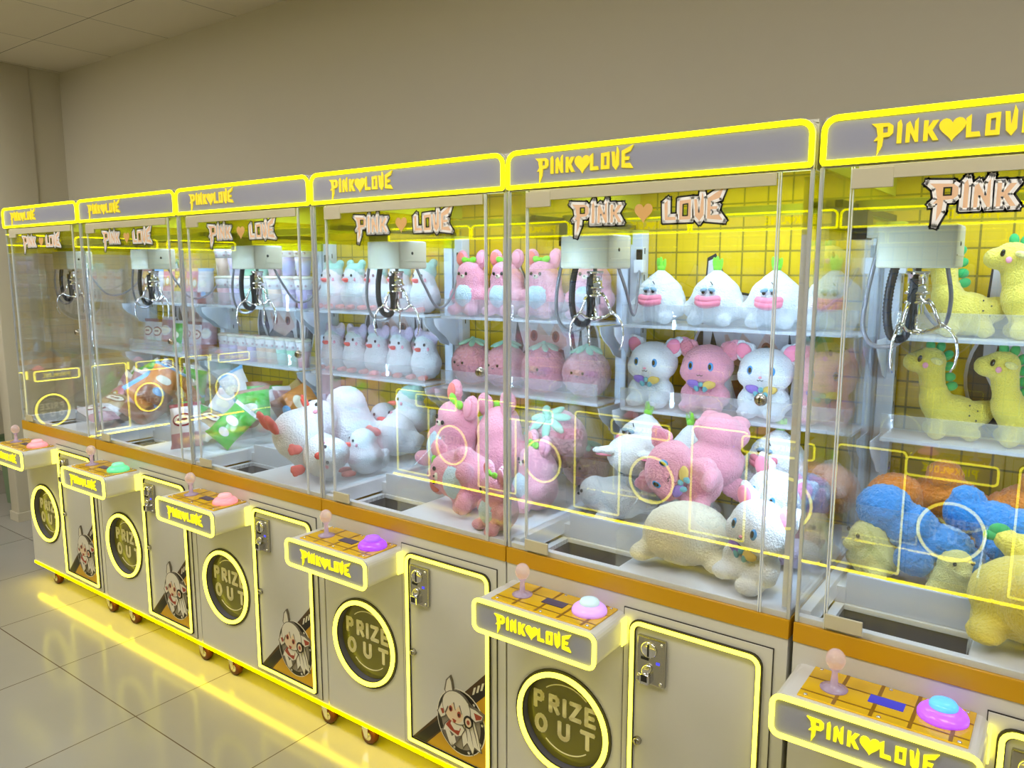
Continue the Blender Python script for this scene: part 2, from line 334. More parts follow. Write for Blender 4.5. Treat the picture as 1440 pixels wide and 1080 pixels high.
def m_flaptext():
    b = MB(); y0, y1 = 0.018, 0.0198; wd = 0.0125; u = 0.045; gx = 0.0
    def put(pl, x, z, closed=False, sx=1.0): stroke(b, [(x+p[0]*u*sx, z+p[1]*u) for p in pl], wd, y0, y1, 0, closed)
    zt = PC[1]+0.012; xs = PC[0]-0.104
    bowl = [(0, .5), (.38, .5), (.5, .6), (.52, .75), (.5, .9), (.38, 1), (0, 1)]
    put([(0, 0), (0, 1)], xs, zt); put(bowl, xs, zt)
    put([(0, 0), (0, 1)], xs+.052, zt); put(bowl, xs+.052, zt); put([(.25, .5), (.55, 0)], xs+.052, zt)
    put([(0, 0), (0, 1)], xs+.099, zt)
    put([(0, 1), (.62, 1), (0, 0), (.62, 0)], xs+.121, zt)
    put([(.55, 0), (0, 0), (0, 1), (.55, 1)], xs+.171, zt); put([(0, .5), (.45, .5)], xs+.171, zt)
    zb = PC[1]-0.06
    put(arc(.35, .5, .35, 0, 345, 16, .5), xs+.004, zb, True)
    put([(0, 1), (0, .35)] + arc(.32, .32, .32, 180, 360, 9, .32) + [(.64, .35), (.64, 1)], xs+.083, zb)
    put([(0, 1), (.8, 1)], xs+.157, zb); put([(.4, 1), (.4, 0)], xs+.157, zb)
    for a0, a1 in ((50, 130), (230, 310)):
        ribbon(b, arc(PC[0], PC[1], 0.103, a0, a1, 16), 0.003, y0, y1, 0, False)
    return b.mesh('lettering', M['flapt'])
def m_ring():
    b = MB(); b.tube([(PC[0]+0.1425*math.cos(2*PI*i/48), -0.007, PC[1]+0.1425*math.sin(2*PI*i/48)) for i in range(48)], 0.0076, 8, True); return b.mesh('neon_ring', M['neonb'])
def m_ringback():
    n = 48; b = MB(); b.prism([(PC[0]+.158*math.cos(2*PI*i/n), PC[1]+.158*math.sin(2*PI*i/n)) for i in range(n)], -0.004, 0, 0, [[(PC[0]+.1335*math.cos(2*PI*i/n), PC[1]+.1335*math.sin(2*PI*i/n)) for i in range(n)]])
    return b.mesh('ring_seat', M['seam'])
CX0, CX1, CZ0, CZ1, CY = 0.006, 0.394, 0.694, 0.792, -0.165
def m_console():
    b = MB(); pr = rrect(CX0+.004, CZ0+.004, CX1-.004, CZ1-.004, 0.022, 6); b.prism(pr, CY+0.012, 0.0)
    return b.mesh('console_body', M['white'])
def m_consface(): return MB().prism(rrect(CX0+.006, CZ0+.006, CX1-.006, CZ1-.006, 0.016), CY+.002, CY+.012).mesh('face_panel', M['grey'])
def m_consneon(): return neon_frame(MB(), rrect(CX0+.006, CZ0+.006, CX1-.006, CZ1-.006, 0.018), 0.0055, CY).mesh('neon_frame', M['neonb'])
def m_conslogo(): return lettering(MB(), 0.079, 0.728, 0.0338, CY-.002, CY+.004).mesh('lettering', M['logob'])
def m_consrear():  # emissive strip standing in for the yellow glow on the console's right side
    b = MB(); b.box((CX1-.0045, -.030, CZ0+.012), (CX1-.001, -.004, CZ1-.014), .001); return b.mesh('rear_glow', M['neonb'])
def m_tilepanel():
    b = MB(); z = CZ1-.004; b.box((.055, CY+.022, z), (.365, -.003, z+.004), 0.001)
    for x in (.125, .195, .265, .335): b.box((x-.0035, CY+.0225, z+.0035), (x+.0035, -.0035, z+.0046), 0, 1)
    for y in (-.055, -.118): b.box((.0555, y-.002, z+.0035), (.3645, y+.002, z+.0047), 0, 1)
    for x, y in ((.07, -.01), (.07, -.135), (.21, -.012), (.21, -.135), (.35, -.012), (.35, -.135)): b.ball((x, y, z+.0045), (.0045, .0045, .002), 2, seg=8)
    return b.mesh('top_plate', [M['gold'], M['goldline'], M['chrome']])
JX, JY, JZ = 0.112, -0.078, CZ1
def m_joystick():
    b = MB(); b.lathe([(.027, 0), (.028, .002), (.018, .004), (.008, .010), (.006, .038), (.011, .046)], (JX, JY, JZ), 20, 0); return b.mesh('joystick', M['stem_p'])
def m_knob():
    b = MB(); b.ball((JX, JY, JZ+.066), (.020, .020, .023), 0, seg=24); return b.mesh('crystal_knob', M['crystal'])
BX, BY = 0.312, -0.06
def m_button(ma, mb_):
    b = MB(); b.lathe([(.046, 0), (.046, .006), (.043, .012), (.036, .018), (.026, .022)], (BX, BY, JZ), 32, 0); b.lathe([(.026, .02), (.026, .027), (.022, .033), (.012, .036), (0, .0365)], (BX, BY, JZ), 32, 1)
    return b.mesh('push_button', [ma, mb_])
def m_screen(m): return MB().box((.180, -.088, CZ1-.001), (.246, -.056, CZ1+.0015)).mesh('display', m)
DX0, DX1, DZ0, DZ1 = 0.412, 0.736, 0.142, 0.772
def m_doorplate(): return MB().box((DX0-.028, -.004, DZ0-.024), (DX1+.03, 0.0, DZ1+.03), 0.001).mesh('door_panel', M['door'])
def m_doorseam():
    b = MB(); a, c, d, e = DX0-.03, DX1+.032, DZ0-.026, DZ1+.032
    b.prism([(a, d), (c, d), (c, e), (a, e)], -.0025, 0, 0, [[(DX0-.028, DZ0-.024), (DX0-.028, DZ1+.03), (DX1+.03, DZ1+.03), (DX1+.03, DZ0-.024)]])
    P = rrect(DX0-.010, DZ0-.010, DX1+.010, DZ1+.010, .03, 6, .008); Q = rrect(DX0+.006, DZ0+.006, DX1-.006, DZ1-.006, .02, 6, .004)
    b.prism(P, -.010, -.003, 0, [Q]); return b.mesh('dark_gasket', M['dark'])
def m_doorneon(): return neon_frame(MB(), rrect(DX0-.001, DZ0-.001, DX1+.001, DZ1+.001, .024, 6, .005), 0.0056, -.0115).mesh('neon_frame', M['neonb'])
def m_coin():
    b = MB(); x, z = .428, .62
    b.box((x, -.016, z), (x+.078, -.003, z+.125), .003, 0)
    b.lathe([(.0215, 0), (.0215, .004), (.018, .006), (0, .006)], (0, 0, 0), 24, 1, Matrix.Translation((x+.034, -.016, z+.094)) @ Matrix.Rotation(R(90), 4, 'X'))
    b.box((x+.032, -.0235, z+.078), (x+.0365, -.0215, z+.11), 0, 2)
    b.box((x+.012, -.018, z+.064), (x+.034, -.0155, z+.072), .001, 2)
    b.ball((x+.03, -.02, z+.04), (.012, .008, .018), 1, (0, R(35), 0)); b.box((x+.016, -.032, z+.004), (x+.042, -.014, z+.03), .003, 1); b.box((x+.02, -.0325, z+.012), (x+.038, -.030, z+.03), .001, 2)
    for dx, dz in ((.068, .114), (.068, .01), (.008, .02)): b.ball((x+dx, -.0165, z+dz), (.005, .003, .005), 1, seg=8)
    b.box((x+.055, -.0172, z+.06), (x+.064, -.0155, z+.066), 0, 3)
    return b.mesh('coin_slot', [M['steel'], M['chrome'], M['black'], mat('blue_indicator', '#3030ff', 0.3, emit=((.05, .05, 1), 1.5))])
def m_lock(x, z, y=-.004, r=.011):
    b = MB(); T = Matrix.Translation((x, y, z)) @ Matrix.Rotation(R(90), 4, 'X')
    b.lathe([(r, 0), (r*1.05, .003), (r*.8, .009), (r*.75, .012), (0, .012)], (0, 0, 0), 20, 0, T); b.box((x-.0012, y-.0128, z-r*.5), (x+.0012, y-.0118, z+r*.5), 0, 1)
    return b.mesh('lock', [M['steel'], M['black']])
def m_sticker():
    """corner print: brown band, gold corner and a starry oval badge with a white-haired figure wearing headphones"""
    K, Bn, G, Wh, Gy, Sk, Rd, Ln = range(8); b = MB(); yb = -.0042
    st = [0]
    def lay(pts, mi, holes=()):
        st[0] += 1; b.prism(pts, yb-0.00022*st[0]-.0002, yb, mi, holes)
    x0, x1, z0 = DX0+.008, DX1-.008, DZ0+.008
    lay([(x0+.05, z0), (x1, z0), (x1, z0+.265)], G); lay([(x0, z0), (x0+.062, z0), (x1, z0+.255), (x1, z0+.32)], Bn)
    lay([(x0+.008, z0+.002), (x0+.055, z0+.002), (x1, z0+.25), (x1, z0+.285)], K)
    for i in range(3): lay([(x1-.055+i*.016, z0+.232+i*.012), (x1-.047+i*.016, z0+.236+i*.012), (x1-.04+i*.016, z0+.262+i*.012), (x1-.048+i*.016, z0+.258+i*.012)], Wh)
    cx, cz = .627, .275
    el = lambda rx, rz, ox=0, oz=0, n=36: [(cx+ox+rx*math.cos(2*PI*i/n), cz+oz+rz*math.sin(2*PI*i/n)) for i in range(n)]
    lay(el(.098, .108), Wh); lay(el(.095, .105), K); lay(el(.079, .089), Gy)
    for a in range(0, 360, 40):
        px, pz = .087*math.cos(R(a+12)), .097*math.sin(R(a+12)); lay([(cx+px+.006*(1 if j % 2 == 0 else .4)*math.cos(R(90+36*j)), cz+pz+.006*(1 if j % 2 == 0 else .4)*math.sin(R(90+36*j))) for j in range(10)], Wh)
    P = lambda l: [(cx+x*.001, cz+z*.001) for x, z in l]
    lay(P([(18, 58), (58, 20), (72, -20), (84, -72), (56, -66), (50, -92), (26, -60), (10, -84), (0, -20)]), Ln); lay(P([(20, 56), (56, 20), (70, -20), (80, -68), (56, -60), (50, -86), (28, -56), (12, -76), (4, -20)]), Wh)
    for q in ([(30, 20), (46, -30), (52, -62), (43, -30), (28, 16)], [(20, 10), (28, -28), (30, -52), (24, -26), (16, 8)], [(50, 20), (62, -20), (72, -58), (58, -18), (46, 18)]): lay(P(q), Ln)
    lay(P([(-58, 62), (-72, 52), (-95, 8), (-78, -12), (-60, 0), (-48, 30)]), Ln); lay(P([(-58, 58), (-70, 50), (-90, 10), (-78, -7), (-62, 4), (-50, 30)]), Wh); lay(P([(-80, 22), (-72, 6), (-64, 12), (-68, 26)]), Rd)
    lay(P([(-42, 0), (-64, -22), (-74, -50), (-56, -78), (-30, -92), (0, -50), (22, -16), (0, 8)]), Ln); lay(P([(-40, -2), (-60, -24), (-68, -46), (-40, -40), (-14, -50), (4, -40), (18, -16), (0, 4)]), Wh)
    lay(P([(-42, -4), (-58, -24), (-38, -36), (-6, -44), (4, -18), (-12, 0)]), Rd); lay(P([(-30, 4), (-38, -14), (-22, -30), (-2, -26), (4, -6)]), Wh); lay(P([(-60, -40), (-44, -78), (-34, -88), (-30, -60), (-44, -38)]), Wh); lay(P([(-22, -46), (-16, -70), (-30, -84), (-34, -56)]), Wh)
    lay(P([(-18, 60), (-30, 130), (-38, 146), (-54, 128), (-62, 92), (-40, 66)]), Ln); lay(P([(-22, 62), (-33, 126), (-39, 140), (-50, 126), (-57, 92), (-40, 68)]), Wh)
    lay(P([(36, 70), (64, 70), (98, 58), (92, 38), (64, 24), (46, 34)]), Ln); lay(P([(38, 67), (64, 66), (92, 56), (88, 42), (64, 28), (48, 36)]), Wh); lay(P([(58, 56), (90, 54), (86, 43), (66, 34)]), Rd)
    lay([(cx-.012+.058*math.cos(R(a)), cz+.048+.055*math.sin(R(a))) for a in range(0, 360, 15)], Ln); lay([(cx-.012+.0555*math.cos(R(a)), cz+.048+.0525*math.sin(R(a))) for a in range(0, 360, 15)], Wh)
    lay([(cx-.02+.036*math.cos(R(a)), cz+.028+.032*math.sin(R(a))) for a in range(0, 360, 15)], Sk)
    lay(P([(-62, 62), (-42, 88), (0, 96), (36, 78), (40, 40), (26, 20), (24, 50), (10, 34), (0, 60), (-16, 38), (-24, 62), (-44, 40), (-56, 14)]), Wh)
    for q in ([(-24, 62), (-16, 38), (-14, 40), (-20, 64)], [(0, 60), (10, 34), (12, 36), (3, 62)], [(-56, 14), (-44, 40), (-46, 44), (-58, 20)]): lay(P(q), Ln)
    for ex in (-34, 0): lay([(cx+(ex+7*math.cos(R(a)))*.001, cz+(30-ex*.25+10*math.sin(R(a)))*.001) for a in range(0, 360, 30)], Rd); lay([(cx+(ex+4*math.cos(R(a)))*.001, cz+(29-ex*.25+6*math.sin(R(a)))*.001) for a in range(0, 360, 40)], K)
    lay(P([(-26, 8), (-12, 6), (-16, -3), (-22, -2)]), Rd)
    lay([(cx+.036+.017*math.cos(R(a)), cz+.018+.021*math.sin(R(a))) for a in range(0, 360, 20)], K); lay([(cx+.038+.012*math.cos(R(a)), cz+.018+.015*math.sin(R(a))) for a in range(0, 360, 20)], Sk); lay([(cx+.038+.006*math.cos(R(a)), cz+.018+.008*math.sin(R(a))) for a in range(0, 360, 30)], Rd)
    return b.mesh('corner_print', [M[k] for k in ('st_black', 'st_brown', 'st_gold', 'st_white', 'st_grey', 'st_skin', 'st_red', 'st_line')])
def m_band(): return MB().box((.002, -.003, Z1), (W-.002, .008, Z2-.002), .0015).box((.002, .008, Z1), (.006, D, Z2-.002)).box((W-.006, .008, Z1), (W-.002, D, Z2-.002)).mesh('trim_band', M['orange'])
def m_under(): return MB().box((.002, -.003, Z0-.012), (W-.002, .022, Z0), .001).mesh('underglow_strip', M['glow'])
def m_caster(x, y):
    b = MB(); T = Matrix.Translation((x+.012, y, .034)) @ Matrix.Rotation(R(90), 4, 'X')
    b.lathe([(.014, -.014), (.03, -.014), (.034, -.008), (.034, .008), (.03, .014), (.014, .014)], (0, 0, 0), 20, 0, T); b.lathe([(0, -.015), (.018, -.015), (.018, .015), (0, .015)], (0, 0, 0), 16, 1, T)
    b.box((x-.024, y-.022, .086), (x+.026, y+.022, .0935), .002, 1)
    for s in (-1, 1): b.prism([(x-.018, .088), (x+.022, .088), (x+.02, .03), (x+.004, .03)], y+s*.019-.002, y+s*.019+.002, 1)
    return b.mesh('caster', [M['rubber'], M['chrome']])
def m_header():
    b = MB(); b.prism(rrect(.004, Z3, W-.004, H, .03, 6, .004), .006, .022); b.box((.004, .022, H-.010), (W-.004, D, H-.001)); b.box((.003, .022, Z3), (.010, D, H-.008)); b.box((W-.010, .022, Z3), (W-.003, D, H-.008)); return b.mesh('header_box', M['white'])
def m_hface(): return MB().prism(rrect(.006, Z3+.002, W-.006, H-.002, .028, 6, .004), -.003, .006).mesh('header_panel', M['grey'])
def m_hneon(): return neon_frame(MB(), rrect(.009, Z3+.008, W-.009, H-.008, .026, 6, .004), .0060, -.004).mesh('neon_frame', M['neon'])
def m_hlogo(): return lettering(MB(), .094, 1.908, .0398, -.007, -.002, hx=3.24).mesh('lettering', M['logo'])
def m_post(x, y): return MB().box((x-.004, y-.004, Z2-.002), (x+.004, y+.004, Z3), .0015).mesh('corner_post', M['alu'])
GZ0, GZ1 = Z2, Z3-.002
def m_sideglass(x):
    b = MB(); b.box((x-.0025, .014, GZ0), (x+.0025, D-.03, GZ1)); return b.mesh('side_glass', M['glass'])
def m_pane(x0, x1): return MB().box((x0, .0, GZ0), (x1, .005, GZ1)).mesh('glass_pane', M['glass'])
def m_edges(xs): 
    b = MB()
    for x in xs: b.box((x-.0011, -.0004, GZ0), (x+.0011, .0054, GZ1))
    return b.mesh('polished_edge', M['edge'])
def m_brkt(z0, z1): return MB().box((.068, -.007, z0), (.145, -.0005, z1), .0015).mesh('hinge_bracket', M['cream'])
def m_decal():
    b = MB(); x0, z0, u = .204, 1.778, .0475; gap = 1.25
    T = lambda l, d: [(x0+(p[0]+d+.42)*u, z0+p[1]*u*1.02) for p in l]
    for k, (o, hs) in LET.items():
        d = gap if k in 'LOVE' else 0
        ribbon(b, T(o, d), .0180, -.0007, -.0001, 0)
    for k, (o, hs) in LET.items():
        d = gap if k in 'LOVE' else 0
        ribbon(b, T(o, d), .0098, -.0012, -.0002, 1)
        b.prism(T(o, d), -.0016, -.0003, 2, [T(h, d) for h in hs])
        ribbon(b, T(o, d), .0036, -.0018, -.0004, 1)
        for h in hs: ribbon(b, T(h, d), .0028, -.0019, -.0004, 0)
    b.prism([(x0+(p[0]+.42)*u, z0+p[1]*u) for p in heart(3.26+gap/2, .5, .5)], -.0012, -.0002, 3)
    return b.mesh('window_lettering', [M['dblack'], M['dwhite'], M['dpeach'], M['dheart']])
FZ = 1.752
def m_film(): return MB().box((.012, .0072, FZ), (W-.012, .0078, GZ1)).mesh('tinted_film', M['film'])
def m_sfilm(x): return MB().box((x-.0004, .02, FZ), (x+.0004, D-.05, GZ1)).mesh('tinted_film', M['film'])
def m_rail():
    b = MB(); b.box((.08, -.006, GZ1-.028), (.722, .0, GZ1-.001), .001); b.box((.08, .006, GZ1-.012), (.722, .02, GZ1), .001); return b.mesh('door_rail', M['cream'])
def m_led():
    b = MB(); x0, x1, y0, y1, z0, z1 = .09, .71, .36, .60, H-.034, H-.011
    b.add([(x0, y0, z1), (x1, y0, z1), (x1, y1, z1), (x0, y1, z1)], [(3, 2, 1, 0)], 0)
    for p, q in (((x0-.004, y0-.004), (x1+.004, y0)), ((x0-.004, y1), (x1+.004, y1+.004)), ((x0-.004, y0), (x0, y1)), ((x1, y0), (x1+.004, y1))): b.box((p[0], p[1], z0), (q[0], q[1], z1), 0, 1)
    return b.mesh('led_panel', [M['ledc'], M['alu']])
def m_vled(x):
    b = MB(); b.add([(x-.007, .026, 1.12), (x+.007, .026, 1.12), (x+.007, .026, 1.74), (x-.007, .026, 1.74)], [(3, 2, 1, 0)], 0); b.box((x-.008, .021, .90), (x+.008, .0255, 1.86), 0, 1)
    return b.mesh('led_strip', [M['led'], M['inner']])
BYW = 0.76
def m_back(): return MB().box((.004, BYW, Z2), (W-.004, BYW+.02, H-.010)).mesh('tiled_back', M['tile'])
def m_emblem():
    b = MB(); cx, cz, y = .44, 1.375, BYW; s = [0]
    def lay(l, mi):
        s[0] += 1; b.prism(l, y-.0003*s[0], y, mi)
    el = lambda rx, rz, ox=0, oz=0: [(cx+ox+rx*math.cos(2*PI*i/40), cz+oz+rz*math.sin(2*PI*i/40)) for i in range(40)]
    lay(el(.225, .215), 1); lay(el(.216, .206), 0); lay(el(.165, .16, .02, .03), 2)
    P = lambda l: [(cx+x*.001, cz+z*.001) for x, z in l]
    for q, m in (([(-60, 150), (-150, 345), (-178, 330), (-190, 160)], 0), ([(-66, 150), (-150, 330), (-174, 320), (-182, 165)], 1), ([(60, 160), (140, 250), (170, 220), (150, 110)], 0), ([(64, 158), (140, 242), (164, 216), (146, 112)], 1),
                 ([(-190, 160), (-60, 220), (120, 190), (180, 60), (150, -120), (90, -160), (60, -20), (-60, 20), (-150, -60), (-190, 20)], 0), ([(-184, 156), (-60, 212), (116, 184), (172, 60), (146, -112), (92, -148), (66, -10), (-60, 30), (-146, -50), (-182, 20)], 1),
                 ([(-110, 80), (60, 100), (80, 10), (0, -40), (-90, -10)], 3), ([(-120, 120), (-70, 30), (-50, 90), (0, 40), (30, 100), (70, 40), (100, 120), (0, 180)], 1), ([(-120, -60), (-20, -40), (40, -60), (60, -150), (-40, -170), (-110, -130)], 1), ([(-80, -70), (-20, -60), (0, -120), (-60, -130)], 4),
                 ([(100, 100), (120, 0), (110, -120), (96, 0)], 0), ([(140, 90), (150, 0), (136, -100), (128, 0)], 0), ([(-30, -60), (-10, -60), (-20, -160), (-32, -160)], 0), ([(-150, 90), (-120, 0), (-130, -40), (-160, 20)], 0)):
        lay(P(q), m)
    for ex in (-70, 30): lay([(cx+(ex+16*math.cos(R(a)))*.001, cz+(40+22*math.sin(R(a)))*.001) for a in range(0, 360, 24)], 4); lay([(cx+(ex+9*math.cos(R(a)))*.001, cz+(40+13*math.sin(R(a)))*.001) for a in range(0, 360, 30)], 0)
    return b.mesh('wall_emblem', [M['ink'], mat('emblem_pale', '#d8d2d6', .6), mat('emblem_grey', '#8b8186', .6), mat('emblem_skin', '#dcb9ac', .6), mat('emblem_rust', '#94523c', .6)])
SH1, SH2 = 1.487, 1.208
def m_shelf(z): return MB().box((.045, .586, z-.009), (W-.045, BYW-.003, z-.0005), .001).mesh('shelf_board', M['inner'])
def m_lip(z): return MB().box((.045, .578, z-.009), (W-.045, .583, z+.068), .0008).mesh('clear_lip', M['lip'])
def m_upright(x):
    b = MB(); b.box((x-.022, BYW-.05, Z2), (x+.022, BYW-.002, 1.80), .001)
    for z in (SH1, SH2):
        b.prism([(0, 0), (0.15, 0), (.145, -.025), (.12, -.05), (.08, -.075), (.05, -.105), (0, -.12)], 0, .003, 0, (), Matrix.Translation((x-.0015, BYW-.05, z-.01)) @ Matrix.Rotation(R(-90), 4, 'Z'))
    for i in range(9): b.box((x-.0225, BYW-.034, 1.0+i*.09), (x+.0225, BYW-.028, 1.02+i*.09), 0, 1)
    return b.mesh('shelf_upright', [M['upright'], M['seam']])
def m_trayf():
    b = MB(); zt = .886
    b.box((.006, .26, Z2-.04), (W-.006, BYW-.002, zt), .002); b.box((.338, .028, Z2-.04), (W-.006, .262, zt), .002)
    b.box((.006, .008, Z2-.03), (W-.006, .028, Z2+.012), .002, 1); b.box((.006, .028, Z2-.03), (.03, BYW, Z2+.02), .002, 1)
    b.box((W-.03, .028, Z2-.03), (W-.006, BYW, Z2+.012), .002, 1)
    return b.mesh('prize_tray', [M['tray'], M['inner']])
def m_pit():
    b = MB(); x0, x1, y0, y1, zb, zt = .052, .336, .03, .255, .60, .845
    b.add([(x0, y0, zb), (x1, y0, zb), (x1, y1, zb), (x0, y1, zb), (x0, y0, zt), (x1, y0, zt), (x1, y1, zt), (x0, y1, zt)], [(0, 1, 2, 3), (0, 4, 5, 1), (1, 5, 6, 2), (2, 6, 7, 3), (3, 7, 4, 0)], 0)
    b.box((.03, .03, .832), (.052, .255, .845), 0, 1); b.box((.052, .25, .832), (.336, .262, .845), .001, 1)
    b.box((.052, .257, .846), (.336, .265, .925), .003, 1)
    return b.mesh('chute_well', [M['pit'], M['inner']])
def m_guard():
    b = MB(); X = Matrix.Rotation(R(90), 4, 'Z')
    b.prism([(.032, Z2+.003), (.262, Z2+.003), (.262, 1.10), (.25, 1.10), (.032, .985)], -.339, -.335, 0, (), X)
    b.box((.034, .262, .95), (.337, .266, 1.10)); return b.mesh('chute_guard', M['acryl'])
CXX, CYY = .1235, .265
def m_carbox():
    b = MB(); b.box((CXX-.079, .2, 1.669), (CXX+.079, .335, 1.764), .006)
    b.ball((CXX+.079, .262, 1.722), (.002, .0055, .0055), 1, seg=10); b.box((CXX+.0785, .21, 1.695), (CXX+.081, .325, 1.698), 0, 0)
    return b.mesh('motor_box', [M['cream'], M['black']])
def m_beam():
    b = MB(); b.box((.02, .245, 1.800), (W-.02, .29, 1.824), .002); b.box((.012, .1, 1.80), (.028, .7, 1.816), .001, 1); b.box((W-.028, .1, 1.80), (W-.012, .7, 1.816), .001, 1); b.box((.014, .238, 1.735), (.05, .3, 1.806), .002, 1); b.box((.05, .24, 1.738), (.16, .28, 1.764), .002, 0)
    return b.mesh('gantry_beam', [M['cream'], M['black']])
def m_claw():
    b = MB(); c = (CXX, CYY, 0)
    b.lathe([(.006, 1.67), (.006, 1.662), (.024, 1.662), (.025, 1.655), (.021, 1.654), (.021, 1.618), (.026, 1.617), (.026, 1.611), (.019, 1.610), (.019, 1.596), (.025, 1.595), (.025, 1.589), (.017, 1.588), (.017, 1.566), (.007, 1.565), (.007, 1.532), (.02, 1.531), (.02, 1.520), (0, 1.520)][::-1], c, 20)
    for a in (10, 130, 250):
        X = Matrix.Translation((CXX, CYY, 0)) @ Matrix.Rotation(R(a), 4, 'Z')
        b.tube([(.022, 0, 1.600), (.034, 0, 1.585), (.052, 0, 1.540)], .0045, 8, mx=X); b.tube([(.012, 0, 1.526), (.035, 0, 1.530), (.052, 0, 1.542), (.060, 0, 1.541)], .0045, 8, mx=X)
        b.tube([(.055, 0, 1.542), (.072, 0, 1.532), (.085, 0, 1.510), (.090, 0, 1.480), (.086, 0, 1.452), (.078, 0, 1.436)], [.0038, .0036, .0034, .0032, .003, .002], 8, mx=X)
        b.ball((.054, 0, 1.542), .0062, 0, mx=X, seg=10)
    return b.mesh('claw', M['chrome'])
def spline(P, n=10):
    P = [Vector(p) for p in P]; Q = [P[0]*2-P[1]]+P+[P[-1]*2-P[-2]]; out = []
    for i in range(1, len(Q)-2):
        for k in range(n):
            t = k/n; a, b, c, d = Q[i-1], Q[i], Q[i+1], Q[i+2]
            out.append(.5*((2*b)+(c-a)*t+(2*a-5*b+4*c-d)*t*t+(3*b-a-3*c+d)*t**3))
    return out+[P[-1]]
def m_hose():
    b = MB(); b.tube(spline([(.048, .22, 1.755), (.043, .215, 1.70), (.028, .21, 1.60), (.024, .22, 1.53), (.045, .235, 1.492), (.09, .25, 1.495), (.112, .262, 1.53)]), .0052, 8)
    b.tube(spline([(.175, .31, 1.672), (.182, .35, 1.60), (.165, .42, 1.535), (.125, .52, 1.535), (.075, .63, 1.59), (.045, .70, 1.67)]), .0048, 8)
    return b.mesh('hose', M['hose'])
def m_coil():
    P = spline([(.082, .225, 1.672), (.074, .222, 1.62), (.072, .225, 1.56), (.082, .235, 1.515), (.105, .25, 1.512), (.116, .25, 1.55), (.117, .245, 1.60), (.12, .243, 1.645)], 14)
    return MB().tube(P, [.0105 if i % 2 else .0085 for i in range(len(P))], 8).mesh('coiled_cable', M['cable'])
def m_socket():
    b = MB(); b.box((.026, .69, 1.655), (.062, .712, 1.70), .003); b.box((.034, .692, 1.70), (.05, .71, 1.735), .002, 1); return b.mesh('cable_socket', [M['inner'], M['black']])

